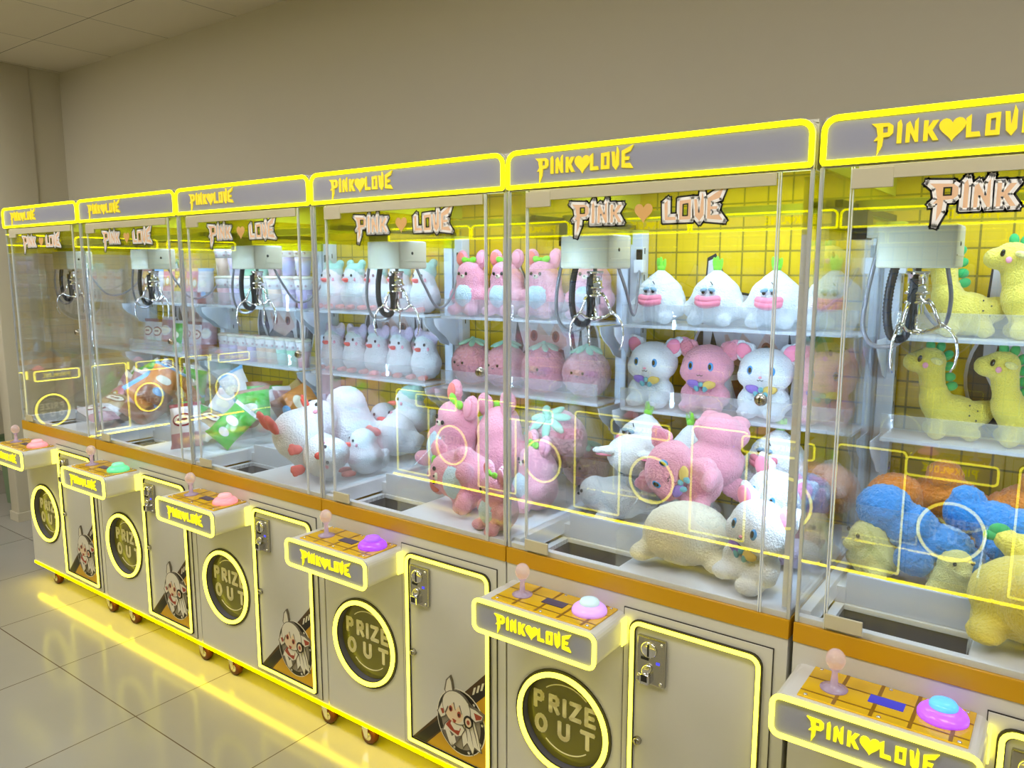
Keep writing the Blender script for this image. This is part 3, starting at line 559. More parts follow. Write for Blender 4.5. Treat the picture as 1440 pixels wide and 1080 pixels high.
def machine(name, label, x0, y0, rotz, btn, lite=False, cx=0.0, blue=False):
    g = lambda k, fn: once(k, fn)
    t = thing(name, label, 'claw machine', (x0, y0, 0), (0, 0, rotz), group=('claw machines of the opposite row' if rotz > 2 else 'claw machines of the end row') if lite else 'claw machines in a row')
    flap = N('flap', g('flap', m_flap), [N('lettering', g('ftext', m_flaptext))], 'olive smoked flap reading PRIZE OUT')
    port = [N('neon_ring', g('ring', m_ring)), N('ring_seat', g('ringb', m_ringback)), N('lettering', g('ftext', m_flaptext)), N('prize_flap', g('flap', m_flap), label='round olive flap reading PRIZE OUT')]
    spawn(N('cabinet_base', g('base', m_base), port), t)
    bm = once('btn'+btn[0], lambda: m_button(btn[1], btn[2]))
    spawn(N('console', g('cons', m_console), [N('face_panel', g('cf', m_consface)), N('neon_frame', g('cn', m_consneon)), N('rear_glow', g('cr', m_consrear)), N('lettering', g('cl', m_conslogo), label='yellow lit lettering with a heart'),
          N('top_plate', g('ct', m_tilepanel), label='gold tiled plate with screws'), N('joystick', g('joy', m_joystick)), N('joystick_knob', g('knob', m_knob), label='crystal ball knob'), N('push_button', bm, label=btn[3]),
          N('display', once('scr%d' % blue, lambda: m_screen(M['screenb'] if blue else M['screen'])))]), t)
    spawn(N('coin_door', g('dp', m_doorplate), [N('dark_gasket', g('ds', m_doorseam)), N('neon_frame', g('dn', m_doorneon)), N('coin_slot', g('coin', m_coin)), N('lock', g('lk', lambda: m_lock(.431, .449))), N('corner_print', g('stk', m_sticker), label='printed badge with a white-haired figure in headphones')]), t)
    spawn(N('trim_band', g('band', m_band)), t); spawn(N('underglow_strip', g('ug', m_under)), t)
    spawn(N('header', g('hb', m_header), [N('header_panel', g('hf', m_hface)), N('neon_frame', g('hn', m_hneon)), N('lettering', g('hl', m_hlogo), label='raised yellow lettering with a heart')]), t)
    spawn(N('tiled_back', g('back', m_back), [N('wall_emblem', g('emb', m_emblem))]), t)
    spawn(N('front_glass', g('pd', lambda: m_pane(.070, .726)), ([] if lite else [N('tinted_film', g('film', m_film)), N('window_lettering', g('dec', m_decal)), N('polished_edge', g('ed1', lambda: m_edges((.0705,)))), N('polished_edge', g('ed2', lambda: m_edges((.7255,)))), N('door_rail', g('rail', m_rail)),
          N('hinge_bracket', g('hb1', lambda: m_brkt(1.826, 1.866))), N('hinge_bracket', g('hb2', lambda: m_brkt(.888, .920))), N('lock', g('glk', lambda: m_lock(.71, 1.378, -.001, .014)))])), t)
    if lite: return t
    spawn(N('led_panel', g('led', m_led)), t)
    spawn(N('led_strip', g('v2', lambda: m_vled(W-.019))), t)
    for k, a, c in (('p1', .010, .066), ('p2', .73, .790)): spawn(N('fixed_pane', g(k, lambda: m_pane(a, c)), [N('polished_edge', g(k+'e', lambda: m_edges((a+.0005 if k == 'p2' else c-.0005,))))]), t)
    for k, x in (('s1', .006), ('s2', W-.006)): spawn(N('side_glass', g(k, lambda: m_sideglass(x)), [N('tinted_film', g(k+'f', lambda: m_sfilm(x+.004 if x < .4 else x-.004)))]), t)
    for i, (x, y) in enumerate(((.0065, .0065), (W-.0065, .0065), (.0065, D-.02), (W-.0065, D-.02))): spawn(N('corner_post', g('cp%d' % i, lambda: m_post(x, y))), t)
    for i, z in enumerate((SH1, SH2)): spawn(N('shelf', g('sh%d' % i, lambda: m_shelf(z)), [N('clear_lip', g('lip%d' % i, lambda: m_lip(z)))]), t)
    for i, x in enumerate((.026, W-.026)): spawn(N('shelf_upright', g('up%d' % i, lambda: m_upright(x))), t)
    spawn(N('prize_tray', g('tray', m_trayf)), t); spawn(N('chute_well', g('pit', m_pit), [N('chute_guard', g('grd', m_guard))]), t)
    spawn(N('gantry_beam', g('beam', m_beam)), t); spawn(N('cable_socket', g('sock', m_socket)), t)
    X = Matrix.Translation((cx, 0, 0))
    spawn(N('claw_carriage', g('cbox', m_carbox), [N('claw', g('claw', m_claw), label='three-pronged chrome claw'), N('hose', g('hose', m_hose)), N('coiled_cable', g('coil', m_coil))], mx=X), t)
    for i, (x, y) in enumerate(((.15, .045), (.735, .045), (.15, D-.08), (.735, D-.08))): spawn(N('caster', g('cas%d' % i, lambda: m_caster(x, y))), t)
    return t

def bt(n, h1, e1, s1, h2, e2, s2, lab): return (n, mat('button_'+n, h1, .2, emit=(e1, s1)), mat('button_cap_'+n, h2, .2, emit=(e2, s2)), lab)
PINK = bt('pink', '#ef9aa6', (1, .35, .42), .55, '#f4a8b0', (1, .4, .45), .55, 'lit pink dome button')
MINT = bt('mint', '#6fe0a8', (.15, .9, .42), .5, '#86ecb8', (.2, .9, .5), .5, 'lit mint green dome button')
PURP = bt('purple', '#a052e6', (.35, .05, .95), .8, '#a060ee', (.4, .1, 1), .6, 'lit purple dome button')
WHITEP = bt('violet', '#d8b8f2', (.55, .2, .95), .55, '#cfe4ee', (.4, .75, .85), .35, 'white dome button with violet glow')
BLUEP = bt('blue', '#b070f0', (.45, .05, 1.0), .8, '#6cc4f4', (.08, .5, .95), .6, 'violet dome button with blue cap')
machine('claw_machine', 'leftmost claw machine, snack bags inside, pink console button', 0.0, 0, 0, PINK)
machine('claw_machine', 'second claw machine from the left, pastel cups on shelves, mint green button', 0.8, 0, 0, MINT)
machine('claw_machine', 'third claw machine from the left, full of white duck plush, pink button', 1.6, 0, 0, ('pink2',)+PINK[1:])
machine('claw_machine', 'claw machine with pink bear and strawberry plush inside, purple button', 2.4, 0, 0, PURP)
machine('claw_machine', 'claw machine with onion and kitten plush inside, white and violet button', 3.2, 0, 0, WHITEP)
machine('claw_machine', 'nearest claw machine cut off by the right edge, yellow dinosaurs inside', 4.006, 0, 0, BLUEP, cx=.036, blue=True)
for k in range(-2, 4):
    machine('claw_machine', 'claw machine of the opposite row, seen only reflected in the glass', 2.645+.8*k, -2.48, PI, PINK, lite=True)
for y in (-1.605, -2.515, -3.405):
    machine('claw_machine', 'claw machine of the end row across the aisle, seen only reflected in the leftmost panes', -3.03, y, PI/2, PINK, lite=True)

# ------------------------------------------------------------------ plush, cups and snacks (each built at its base, facing -y)
def fur(n, h, **k): return mat('fur_'+n, h, 0.95, sheen=0.35, bump=k.get('bump', (210, 0.9, 0.009)), vary=0.10)
def felt(n, h): return mat('felt_'+n, h, 0.9, sheen=0.2)
F = dict(white=fur('white', '#eef0f4'), cream=fur('cream', '#f3ebd0'), pink=fur('pink', '#f5a3b8'), deep=fur('deep_pink', '#ef8fa4'), rose=fur('rose', '#d68d9a', bump=(120, 1.0, .010)), lilac=fur('lilac', '#dcc6e6'),
         sky=fur('sky', '#c9e2f0'), yellow=fur('yellow', '#f2dc5c'), pale=fur('pale_yellow', '#f4e68c'), orange=fur('orange', '#e0801a', bump=(120, 1.0, .010)), blue=fur('blue', '#2389d6', bump=(120, 1.0, .010)), mint=fur('mint', '#a6ded4'),
         green=felt('green', '#7ed236'), leaf=felt('leaf', '#2fa35a'), mintleaf=felt('mint_leaf', '#8fc9b0'), lip=felt('lip', '#f088a0'), coral=felt('coral', '#ee7a72'), salmon=felt('salmon', '#f0a08c'), beak=felt('beak', '#ee5a48'), earin=felt('ear_pink', '#f48ca8'), blush=felt('blush', '#f2a0b4'),
         eye=mat('eye_black', '#101014', .12), eyeb=mat('eye_blue', '#3f93cf', .15), lid=felt('lid', '#86a9bd'), line=felt('stitch', '#3a3438'), purple=felt('ribbon_purple', '#8a6cc0'), gold=felt('ribbon_gold', '#d8b860'), teal=felt('ribbon_teal', '#6aa8b0'))
def one(name, fn, m): b = MB(); fn(b); return b.mesh(name, m)
def balls(name, L, m): return one(name, lambda b: [b.ball(l[0], l[1], 0, l[2] if len(l) > 2 else (0, 0, 0), 14) for l in L], m)
def caps(name, pts, r, m): return one(name, lambda b: b.tube(pts, r, 8), m)

def p_onion():
    body = blob('body', [((0, 0, .066), (.095, .080, .070)), ((0, 0, .100), (.082, .068, .052)), ((0, 0, .130), (.050, .044, .036)), ((0, 0, .156), (.019, .019, .022)), ((-.05, -.058, .018), (.03, .026, .02)), ((.05, -.058, .018), (.03, .026, .02)), ((-.085, -.02, .05), (.026, .026, .03)), ((.085, -.02, .05), (.026, .026, .03))], F['white'], .007)
    spr = one('sprout', lambda b: [b.ball((x, y, .19+dz), (.0085, .006, .024), 0, (0, R(t), 0), 12) for x, y, dz, t in ((-.009, 0, -.003, -12), (.008, .003, -.006, 14), (0, -.004, .0, 0))] + [b.ball((0, 0, .176), (.015, .014, .012), 0, seg=12)], F['green'])
    up = caps('lip', spline([(-.042, -.066, .084), (-.02, -.082, .081), (0, -.085, .079), (.02, -.082, .081), (.042, -.066, .084)], 5), [.007]+[.0115]*18+[.0115, .007], F['lip'])
    lo = caps('lip', spline([(-.041, -.069, .075), (-.02, -.085, .068), (0, -.088, .066), (.02, -.085, .068), (.041, -.069, .075)], 5), [.007]+[.0115]*18+[.0115, .007], F['lip'])
    eyes = [N('eye', balls('eye', [((sx*.0145-.002, -.0735, .104), (.0062, .004, .0062))], F['eye']), [N('eyelid', balls('eyelid', [((sx*.0145-.002, -.0705, .1105), (.013, .008, .0065), (0, R(sx*12), 0))], F['lid']))]) for sx in (-1, 1)]
    brow = caps('forehead_hair', [(.002, -.058, .135), (.012, -.063, .126)], .0016, F['line'])
    return [N('body', body), N('sprout', spr), N('lip', up), N('lip', lo), N('forehead_hair', brow)] + eyes
def p_cat(fc, fe):
    body = blob('body', [((0, 0, .05), (.058, .05, .052)), ((-.05, -.02, .055), (.026, .03, .034), (0, R(20), 0)), ((.05, -.02, .055), (.026, .03, .034), (0, R(-20), 0)), ((-.038, -.05, .02), (.03, .036, .02)), ((.038, -.05, .02), (.03, .036, .02)), ((0, -.008, .140), (.080, .060, .064)), ((-.034, -.03, .122), (.044, .034, .036)), ((.034, -.03, .122), (.044, .034, .036))], F[fc], .006)
    nodes = [N('body', body)]
    for s in (-1, 1):
        ear = blob('ear', [((s*.063, 0, .186), (.034, .013, .028), (0, R(s*40), 0)), ((s*.079, 0, .207), (.016, .010, .019), (0, R(s*40), 0)), ((s*.05, 0, .172), (.03, .016, .02))], F[fc], .005)
        nodes.append(N('ear', ear, [N('inner_ear', balls('inner_ear', [((s*.067, -.0105, .190), (.022, .006, .026), (0, R(s*40), 0))], F[fe]))]))
        nodes.append(N('eye', balls('eye', [((s*.03, -.0605, .142), (.0095, .005, .0135))], F['eyeb']), [N('pupil', balls('pupil', [((s*.03, -.0648, .143), (.005, .0022, .0085))], F['eye']))]))
        nodes.append(N('whisker', one('whisker', lambda b: [b.tube([(s*.042, -.0595, z), (s*.062, -.047, z+.003)], .0009, 5) for z in (.122, .113)], F['line'])))
    nodes.append(N('nose', balls('nose', [((0, -.0655, .124), (.005, .004, .0035))], F['blush'])))
    nodes.append(N('mouth', caps('mouth', [(-.009, -.0645, .1165), (-.004, -.0665, .1145), (0, -.067, .118), (.004, -.0665, .1145), (.009, -.0645, .1165)], .0010, F['line'])))
    bow = MB()
    for k, (s, c) in enumerate(((-1, 0), (1, 1))): bow.ball((s*.024, -.052, .088), (.022, .008, .013), c, (0, R(s*-14), 0), 12); bow.ball((s*.014, -.054, .077), (.008, .006, .012), 2, (0, R(s*25), 0), 10)
    bow.ball((0, -.055, .088), (.008, .007, .008), 2, seg=10); nodes.append(N('ribbon_bow', bow.mesh('ribbon_bow', [F['purple'], F['gold'], F['teal']]), label='rainbow ribbon bow'))
    return nodes
def p_bear():
    body = blob('body', [((0, 0, .07), (.078, .068, .075)), ((0, 0, .13), (.07, .06, .055)), ((0, -.01, .16), (.056, .05, .04)), ((-.075, -.02, .07), (.022, .03, .03)), ((.075, -.02, .07), (.022, .03, .03)), ((-.045, -.06, .018), (.03, .028, .02)), ((.045, -.06, .018), (.03, .028, .02))], F['pink'], .007)
    nodes = [N('body', body), N('belly', blob('belly', [((0, -.026, .072), (.056, .05, .054))], F['sky'], .006), label='pale blue belly patch')]
    for s in (-1, 1):
        nodes.append(N('ear', blob('ear', [((s*.052, .0, .208), (.031, .015, .034)), ((s*.042, 0, .185), (.02, .016, .02))], F['pink'], .005), [N('inner_ear', balls('inner_ear', [((s*.052, -.0125, .208), (.022, .006, .024))], F['coral' if s < 0 else 'blush']))]))
        nodes.append(N('eye', balls('eye', [((s*.019, -.0575, .153), (.0062, .004, .0062))], F['eye'])))
    nodes.append(N('snout', balls('snout', [((0, -.0545, .143), (.012, .008, .008))], F['cream']))); nodes.append(N('nose', balls('nose', [((0, -.0625, .146), (.0035, .0025, .0028))], F['eye'])))
    nodes.append(N('hair_bow', one('hair_bow', lambda b: [b.ball((s*.02, -.02, .202), (.019, .008, .012), 0, (0, R(s*-16), 0), 10) for s in (-1, 1)] + [b.ball((0, -.023, .202), (.007, .007, .008), 0, seg=10)], F['green']), label='green hair bow'))
    return nodes
def p_straw():
    body = blob('body', [((0, 0, .082), (.088, .078, .078)), ((0, 0, .11), (.07, .062, .055))], F['rose'], .0048, 3, (110, .0060))
    leaf = one('leaf_crown', lambda b: [b.ball((.036*math.cos(a), .034*math.sin(a), .163+.004*(i % 2)), (.03, .013, .007), 0, (0, R(20), a), 12) for i, a in enumerate([2*PI*k/7 for k in range(7)])] + [b.ball((0, 0, .172), (.012, .012, .014), 0, seg=10)], F['mintleaf'])
    return [N('body', body), N('leaf_crown', leaf, label='mint green leaf crown')] + [N('eye', balls('eye', [((s*.022, -.0815, .092), (.005, .004, .005))], F['eye'])) for s in (-1, 1)] + [N('mouth', caps('mouth', [(-.006, -.0835, .083), (0, -.085, .080), (.006, -.0835, .083)], .0012, F['line']))]
def p_duck(cap):
    body = blob('body', [((0, .0, .062), (.076, .070, .064)), ((0, .05, .05), (.044, .045, .038)), ((0, -.004, .1), (.06, .056, .05)), ((0, .07, .07), (.022, .03, .018), (R(30), 0, 0)), ((0, -.008, .128), (.054, .052, .05)), ((-.06, 0, .07), (.018, .036, .03)), ((.06, 0, .07), (.018, .036, .03))], F['white'], .0065)
    nodes = [N('body', body), N('beak', balls('beak', [((-.0, -.066, .122), (.013, .022, .006)), ((0, -.062, .116), (.011, .018, .005))], F['beak']))]
    for s in (-1, 1):
        nodes.append(N('eye', balls('eye', [((s*.026, -.0515, .138), (.0062, .005, .0062))], F['eye'])))
        nodes.append(N('foot', blob('foot', [((s*.034, -.068, .014), (.018, .026, .011)), ((s*.024, -.088, .013), (.008, .012, .009)), ((s*.036, -.09, .013), (.008, .013, .009)), ((s*.048, -.085, .013), (.008, .012, .009))], F['coral'], .0045, 4), label='coral webbed foot'))
        nodes.append(N('cheek', balls('cheek', [((s*.039, -.0415, .122), (.008, .005, .007))], F['blush'])))
    if cap == 'lilac':
        nodes.append(N('bonnet', blob('bonnet', [((0, .008, .152), (.053, .05, .036)), ((-.046, .01, .176), (.024, .018, .028)), ((.046, .01, .176), (.024, .018, .028))], F['lilac'], .006), label='lilac eared bonnet'))
    elif cap == 'sky':
        nodes.append(N('bonnet', blob('bonnet', [((0, .006, .15), (.055, .053, .037)), ((-.04, .02, .185), (.022, .02, .018)), ((.04, .02, .185), (.022, .02, .018))], F['mint'], .006), label='pale aqua bonnet'))
    return nodes
def p_dino():
    """a long-necked dinosaur in profile, head towards -x"""
    body = blob('body', [((.02, 0, .06), (.075, .05, .058)), ((.085, 0, .07), (.045, .036, .034), (0, R(-25), 0)), ((.125, 0, .09), (.025, .022, .02), (0, R(-35), 0)), ((-.035, 0, .105), (.042, .04, .055)), ((-.045, 0, .16), (.036, .036, .05)), ((-.055, 0, .205), (.046, .042, .04)), ((-.092, 0, .202), (.036, .034, .028)), ((-.03, -.035, .02), (.028, .022, .022)), ((.06, -.035, .02), (.028, .022, .022)), ((-.03, .035, .02), (.028, .022, .022)), ((.06, .035, .02), (.028, .022, .022))], F['yellow'], .0065)
    fr = MB(); pts = [(-.055, .247), (-.028, .243), (-.008, .222), (-.002, .193), (.001, .165), (.008, .14)]
    for i, (x, z) in enumerate(pts): a = R([100, 70, 35, 8, 0, 12][i]); fr.ball((x, 0, z), (.013, .011, .017), 0, (0, -a+R(90), 0), 12)
    nodes = [N('body', body), N('back_frill', fr.mesh('back_frill', F['leaf']), label='green frill down the neck'), N('tail_fin', balls('tail_fin', [((.138, 0, .105), (.016, .008, .012)), ((.148, 0, .094), (.012, .008, .009))], F['leaf']))]
    for s in (-1, 1):
        nodes.append(N('eye', balls('eye', [((-.088, s*.0375, .215), (.006, .0035, .0095), (0, R(15), 0))], F['eye'])))
        nodes.append(N('cheek', balls('cheek', [((-.073, s*.0405, .198), (.008, .004, .008))], F['blush'])))
        nodes.append(N('ear', balls('ear', [((-.045, s*.047, .21), (.017, .01, .009), (0, R(20), 0))], F['pale'])))
        nodes.append(N('stitched_dots', one('stitched_dots', lambda b: [b.ball((.05+dx, s*(.0475-abs(dx)*.25-abs(dz)*.2), .07+dz), (.0024, .002, .0024), 0, seg=8) for dx, dz in ((0, 0), (-.022, .012), (.022, .012), (-.02, -.014), (.02, -.014), (.0, .026))], F['line'])))
    return nodes
def p_curly(fc, kind):
    if kind == 'duck': L = [((0, 0, .06), (.092, .07, .06)), ((0, -.02, .125), (.044, .042, .042)), ((-.08, 0, .05), (.03, .04, .04)), ((.08, 0, .05), (.03, .04, .04))]
    elif kind == 'ball': L = [((0, 0, .072), (.074, .068, .07)), ((.02, -.01, .09), (.05, .05, .05))]
    elif kind == 'seal': L = [((-.085, 0, .13), (.062, .058, .056)), ((-.03, 0, .095), (.064, .056, .052)), ((.04, 0, .06), (.066, .052, .048)), ((.1, 0, .032), (.04, .04, .03)), ((-.012, -.05, .03), (.042, .034, .032), (0, R(15), 0)), ((.0, .05, .05), (.04, .03, .03))]
    else: L = [((-.05, 0, .075), (.05, .05, .05)), ((.01, 0, .07), (.062, .05, .05)), ((.06, 0, .085), (.05, .045, .034), (0, R(-15), 0)), ((-.055, 0, .115), (.034, .034, .024)), ((.03, -.03, .025), (.04, .03, .026))]
    return [N('body', blob('body', L, F[fc], .0055, 4, (110, .0048)))]
def p_chick():
    body = blob('body', [((0, 0, .055), (.07, .06, .055)), ((0, -.015, .105), (.05, .048, .046)), ((-.06, -.02, .03), (.03, .026, .022)), ((.06, -.02, .03), (.03, .026, .022)), ((0, -.06, .088), (.024, .022, .016))], F['pale'], .0065)
    return [N('body', body)] + [N('eye', balls('eye', [((s*.028, -.0555, .118), (.006, .0045, .006))], F['eye'])) for s in (-1, 1)]
def p_seal(fc, eyes=True):
    body = blob('body', [((0, .02, .07), (.1, .1, .07)), ((-.01, -.055, .085), (.062, .056, .056)), ((-.085, -.035, .03), (.03, .04, .02)), ((.085, -.035, .03), (.03, .04, .02)), ((0, .12, .035), (.05, .035, .022))], F[fc], .008)
    r = [N('body', body)]
    if eyes: r += [N('eye', balls('eye', [((-.01+s*.026, -.1055, .098), (.006, .0045, .006))], F['eye'])) for s in (-1, 1)] + [N('nose', balls('nose', [((-.01, -.1115, .082), (.007, .005, .005))], F['eye']))]
    return r
def cupm(n, h, rough=.35): return mat('cup_'+n, h, rough)
def p_cup(col, h=.115, r0=.026, r1=.038, inv=False):
    b = MB(); b.lathe([(0, 0), (r0, 0), (r0+(r1-r0)*.62, h*.62)], (0, 0, 0), 20, 0); b.lathe([(r0+(r1-r0)*.62, h*.62), (r1, h)], (0, 0, 0), 20, 1)
    for k in range(7):
        a = 2*PI*k/7; rr = r0+(r1-r0)*.78; b.ball((rr*math.cos(a), rr*math.sin(a), h*(.74+.12*(k % 2))), (.006, .006, .006), 2, seg=8)
    lid = MB().lathe([(r1+.001, h-.004), (r1+.003, h), (r1+.003, h+.004), (r1-.002, h+.008), (r1-.008, h+.010), (0, h+.011)], (0, 0, 0), 20)
    lab = MB().prism([(-.009, h*.2), (.009, h*.2), (.009, h*.42), (-.009, h*.42)], -(r0+(r1-r0)*.34)-.001, -(r0+(r1-r0)*.34)+.006)
    return [N('cup_body', b.mesh('cup_body', [cupm(*col), cupm('print', '#ece6ea'), cupm('motif', '#c9a6b0')])), N('lid', lid.mesh('lid', cupm('lid', '#e8e2cf'))), N('printed_label', lab.mesh('printed_label', cupm('label', '#d8c9b4')))]
def foil(n, h): return mat('foil_'+n, h, .28, coat=.2, bump=(26, .5, .006))
def p_bag(c1, c2, c3, w=.075, h=.1, t=.028, motif='oval'):
    """pillow bag with crimped ends, standing; bands of print, a printed emblem on the front"""
    nu, nv = 18, 22
    def S(u, v, s, o=0.0):
        th = t*max(0, 1-abs(u)**2.2)**.6*max(0, 1-abs(v)**2.4)**.7
        wr = 1-.07*(1-abs(v)**6); cr = .0016*math.sin(u*40) if abs(v) > .9 else .0022*math.sin(u*7+v*5)
        return (u*w*wr, s*(th+o)+cr, h+v*h)
    b = MB(); vs = []; fs = []; mi = []
    for s in (-1, 1):
        o = len(vs)
        for j in range(nv+1):
            for i in range(nu+1): vs.append(S(-1+2*i/nu, -1+2*j/nv, s))
        for j in range(nv):
            for i in range(nu):
                q = (o+j*(nu+1)+i, o+j*(nu+1)+i+1, o+(j+1)*(nu+1)+i+1, o+(j+1)*(nu+1)+i); fs.append(q if s < 0 else q[::-1])
                v = -1+2*(j+.5)/nv; mi.append(1 if v < -.35 else (2 if abs(v) > .86 else 0))
    b.add(vs, fs); b.mi = mi; b.sm = [True]*len(fs)
    e = MB()
    def patch(cu, cv, ru, rv, off, m, k=10):
        vv = [S(cu, cv, -1, off)]; ff = []; L = 3
        for l in range(1, L+1):
            for i in range(24): vv.append(S(cu+ru*l/L*math.cos(2*PI*i/24), cv+rv*l/L*math.sin(2*PI*i/24), -1, off))
        for i in range(24): ff.append((0, 1+(i+1) % 24, 1+i))
        for l in range(L-1):
            for i in range(24): a = 1+l*24; ff.append((a+i, a+(i+1) % 24, a+24+(i+1) % 24, a+24+i))
        e.add(vv, [f[::-1] for f in ff], m, True)
    if motif == 'oval': patch(0, .22, .72, .3, .0012, 0); patch(0, .22, .6, .22, .0020, 1); patch(-.2, .24, .14, .07, .0028, 0); patch(.12, .24, .2, .06, .0028, 0)
    elif motif == 'bold':
        for i, cu in enumerate((-.5, 0, .5)): patch(cu, .15+.1*(i % 2), .26, .3, .0012, 0); patch(cu, .15+.1*(i % 2), .18, .2, .0020, 1)
    else: patch(0, .1, .5, .2, .0012, 1); patch(.1, -.5, .4, .18, .0012, 0)
    return [N('bag_film', b.mesh('bag_film', [foil(*c1), foil(*c2), foil(*c3)])), N('printed_emblem', e.mesh('printed_emblem', [mat('print_'+c3[0], c3[1], .4), mat('print_light', '#efe6d4', .4)]))]

PR_ONION = p_onion(); PR_CATW = p_cat('white', 'earin'); PR_CATP = p_cat('pink', 'deep'); PR_CATY = p_cat('pale', 'earin'); PR_BEAR = p_bear(); PR_STRAW = p_straw(); PR_DUCK = p_duck(None); PR_DUCKL = p_duck('lilac'); PR_DUCKS = p_duck('sky'); PR_DINO = p_dino()
PR_OD = p_curly('orange', 'duck'); PR_OB = p_curly('orange', 'ball'); PR_BS = p_curly('blue', 'seal'); PR_BW = p_curly('blue', 'wedge'); PR_CHICK = p_chick(); PR_SEAL = p_seal('white'); PR_BIG = p_seal('cream', False)
def put(name, proto, label, cat, x, y, z, rz=0, rx=0, ry=0, s=1.0, group=None):
    return thing(name, label, cat, (x, y, z), (R(rx), R(ry), R(rz)), s, group, proto)
ORD = ['leftmost', 'second from the left', 'third from the left', 'fourth from the left', 'fifth from the left', 'sixth from the left', 'seventh from the left', 'rightmost']
def ordn(i, n): return 'rightmost' if i == n-1 else ORD[i]
# machine with the onions and kittens
for i, x in enumerate((3.338, 3.532, 3.718, 3.888)):
    put('onion_plush', PR_ONION, 'white onion plush with pink lips, %s on the upper shelf' % ordn(i, 4), 'plush toy', x, .672, SH1+.0045, rz=-4+3*i, s=(.93, .96, 1.02), group='onion plush on the upper shelf')
for i, (x, pr, c) in enumerate(((3.325, PR_CATW, 'white'), (3.515, PR_CATP, 'pink'), (3.705, PR_CATW, 'white'), (3.885, PR_CATP, 'pink'))):
    put('kitten_plush', pr, '%s kitten plush, %s on the lower shelf beneath the onions' % (c, ordn(i, 4)), 'plush toy', x, .672, SH2+.002, rz=-3+2*i, s=1.08, group='kitten plush on the lower shelf')
PR_LIL = p_seal('lilac', False)
# its floor pile
for a in ((PR_ONION, 'onion_plush', 'white onion plush half buried at the left back of the floor pile of kittens', 3.334, .55, 1.02, -20, -12, 0, 1.05),
          (PR_ONION, 'onion_plush', 'white onion plush turned away at the back of the kitten floor pile', 3.525, .60, 1.01, 150, -8, 6, 1.0),
          (PR_ONION, 'onion_plush', 'white onion plush at the right back of the kitten floor pile, under the shelf', 3.765, .60, 1.02, -15, -6, 0, 1.0),
          (PR_ONION, 'onion_plush', 'white onion plush in the right back corner of the kitten pile, seen through two panes', 3.912, .63, 1.0, -30, -8, 0, .68),
          (PR_SEAL, 'seal_plush', 'white round plush with dark eyes just behind the clear chute guard', 3.328, .388, .889, -52, 0, 0, .95),
          (PR_SEAL, 'seal_plush', 'white round plush at the bottom of the heap below the turned-away onion', 3.50, .57, .886, 40, 0, 0, .9),
          (PR_SEAL, 'seal_plush', 'white round plush at the bottom of the heap by the right glass', 3.80, .58, .886, 10, 0, 0, .95),
          (PR_CATW, 'kitten_plush', 'white kitten plush lying face down with pink ears toward the glass, above the chute guard', 3.404, .50, 1.10, 4, 82, 0, 1.05),
          (PR_CATP, 'kitten_plush', 'pink kitten plush upside down with its paws in the air on the heap', 3.645, .48, 1.245, 10, 172, 8, 1.1),
          (PR_CATP, 'kitten_plush', 'pink kitten plush lying on its side across the front of the heap', 3.712, .30, 1.06, -8, 10, -72, 1.1),
          (PR_CATW, 'kitten_plush', 'white kitten plush peeking out beside the pink one lying on its side', 3.812, .36, .91, -24, -6, 14, 1.1),
          (PR_BIG, 'kitten_plush', 'large cream white plush lying with its back to the front glass', 3.672, .155, .886, 8, 0, 0, 1.18),
          (PR_CATW, 'kitten_plush', 'white kitten plush slumped in the front right corner by the glass', 3.868, .125, .893, -28, -4, 8, 1.08),
          (PR_CATP, 'kitten_plush', 'pink kitten plush standing at the right glass behind the slumped white kitten', 3.912, .44, .89, -50, 0, 0, .92),
          (PR_LIL, 'round_plush', 'pale lilac round plush low by the right glass behind the slumped white kitten', 3.93, .30, .889, 0, 0, 0, .55)):
    put(a[1], a[0], a[2], 'plush toy', *a[3:7], rx=a[7], ry=a[8], s=a[9])
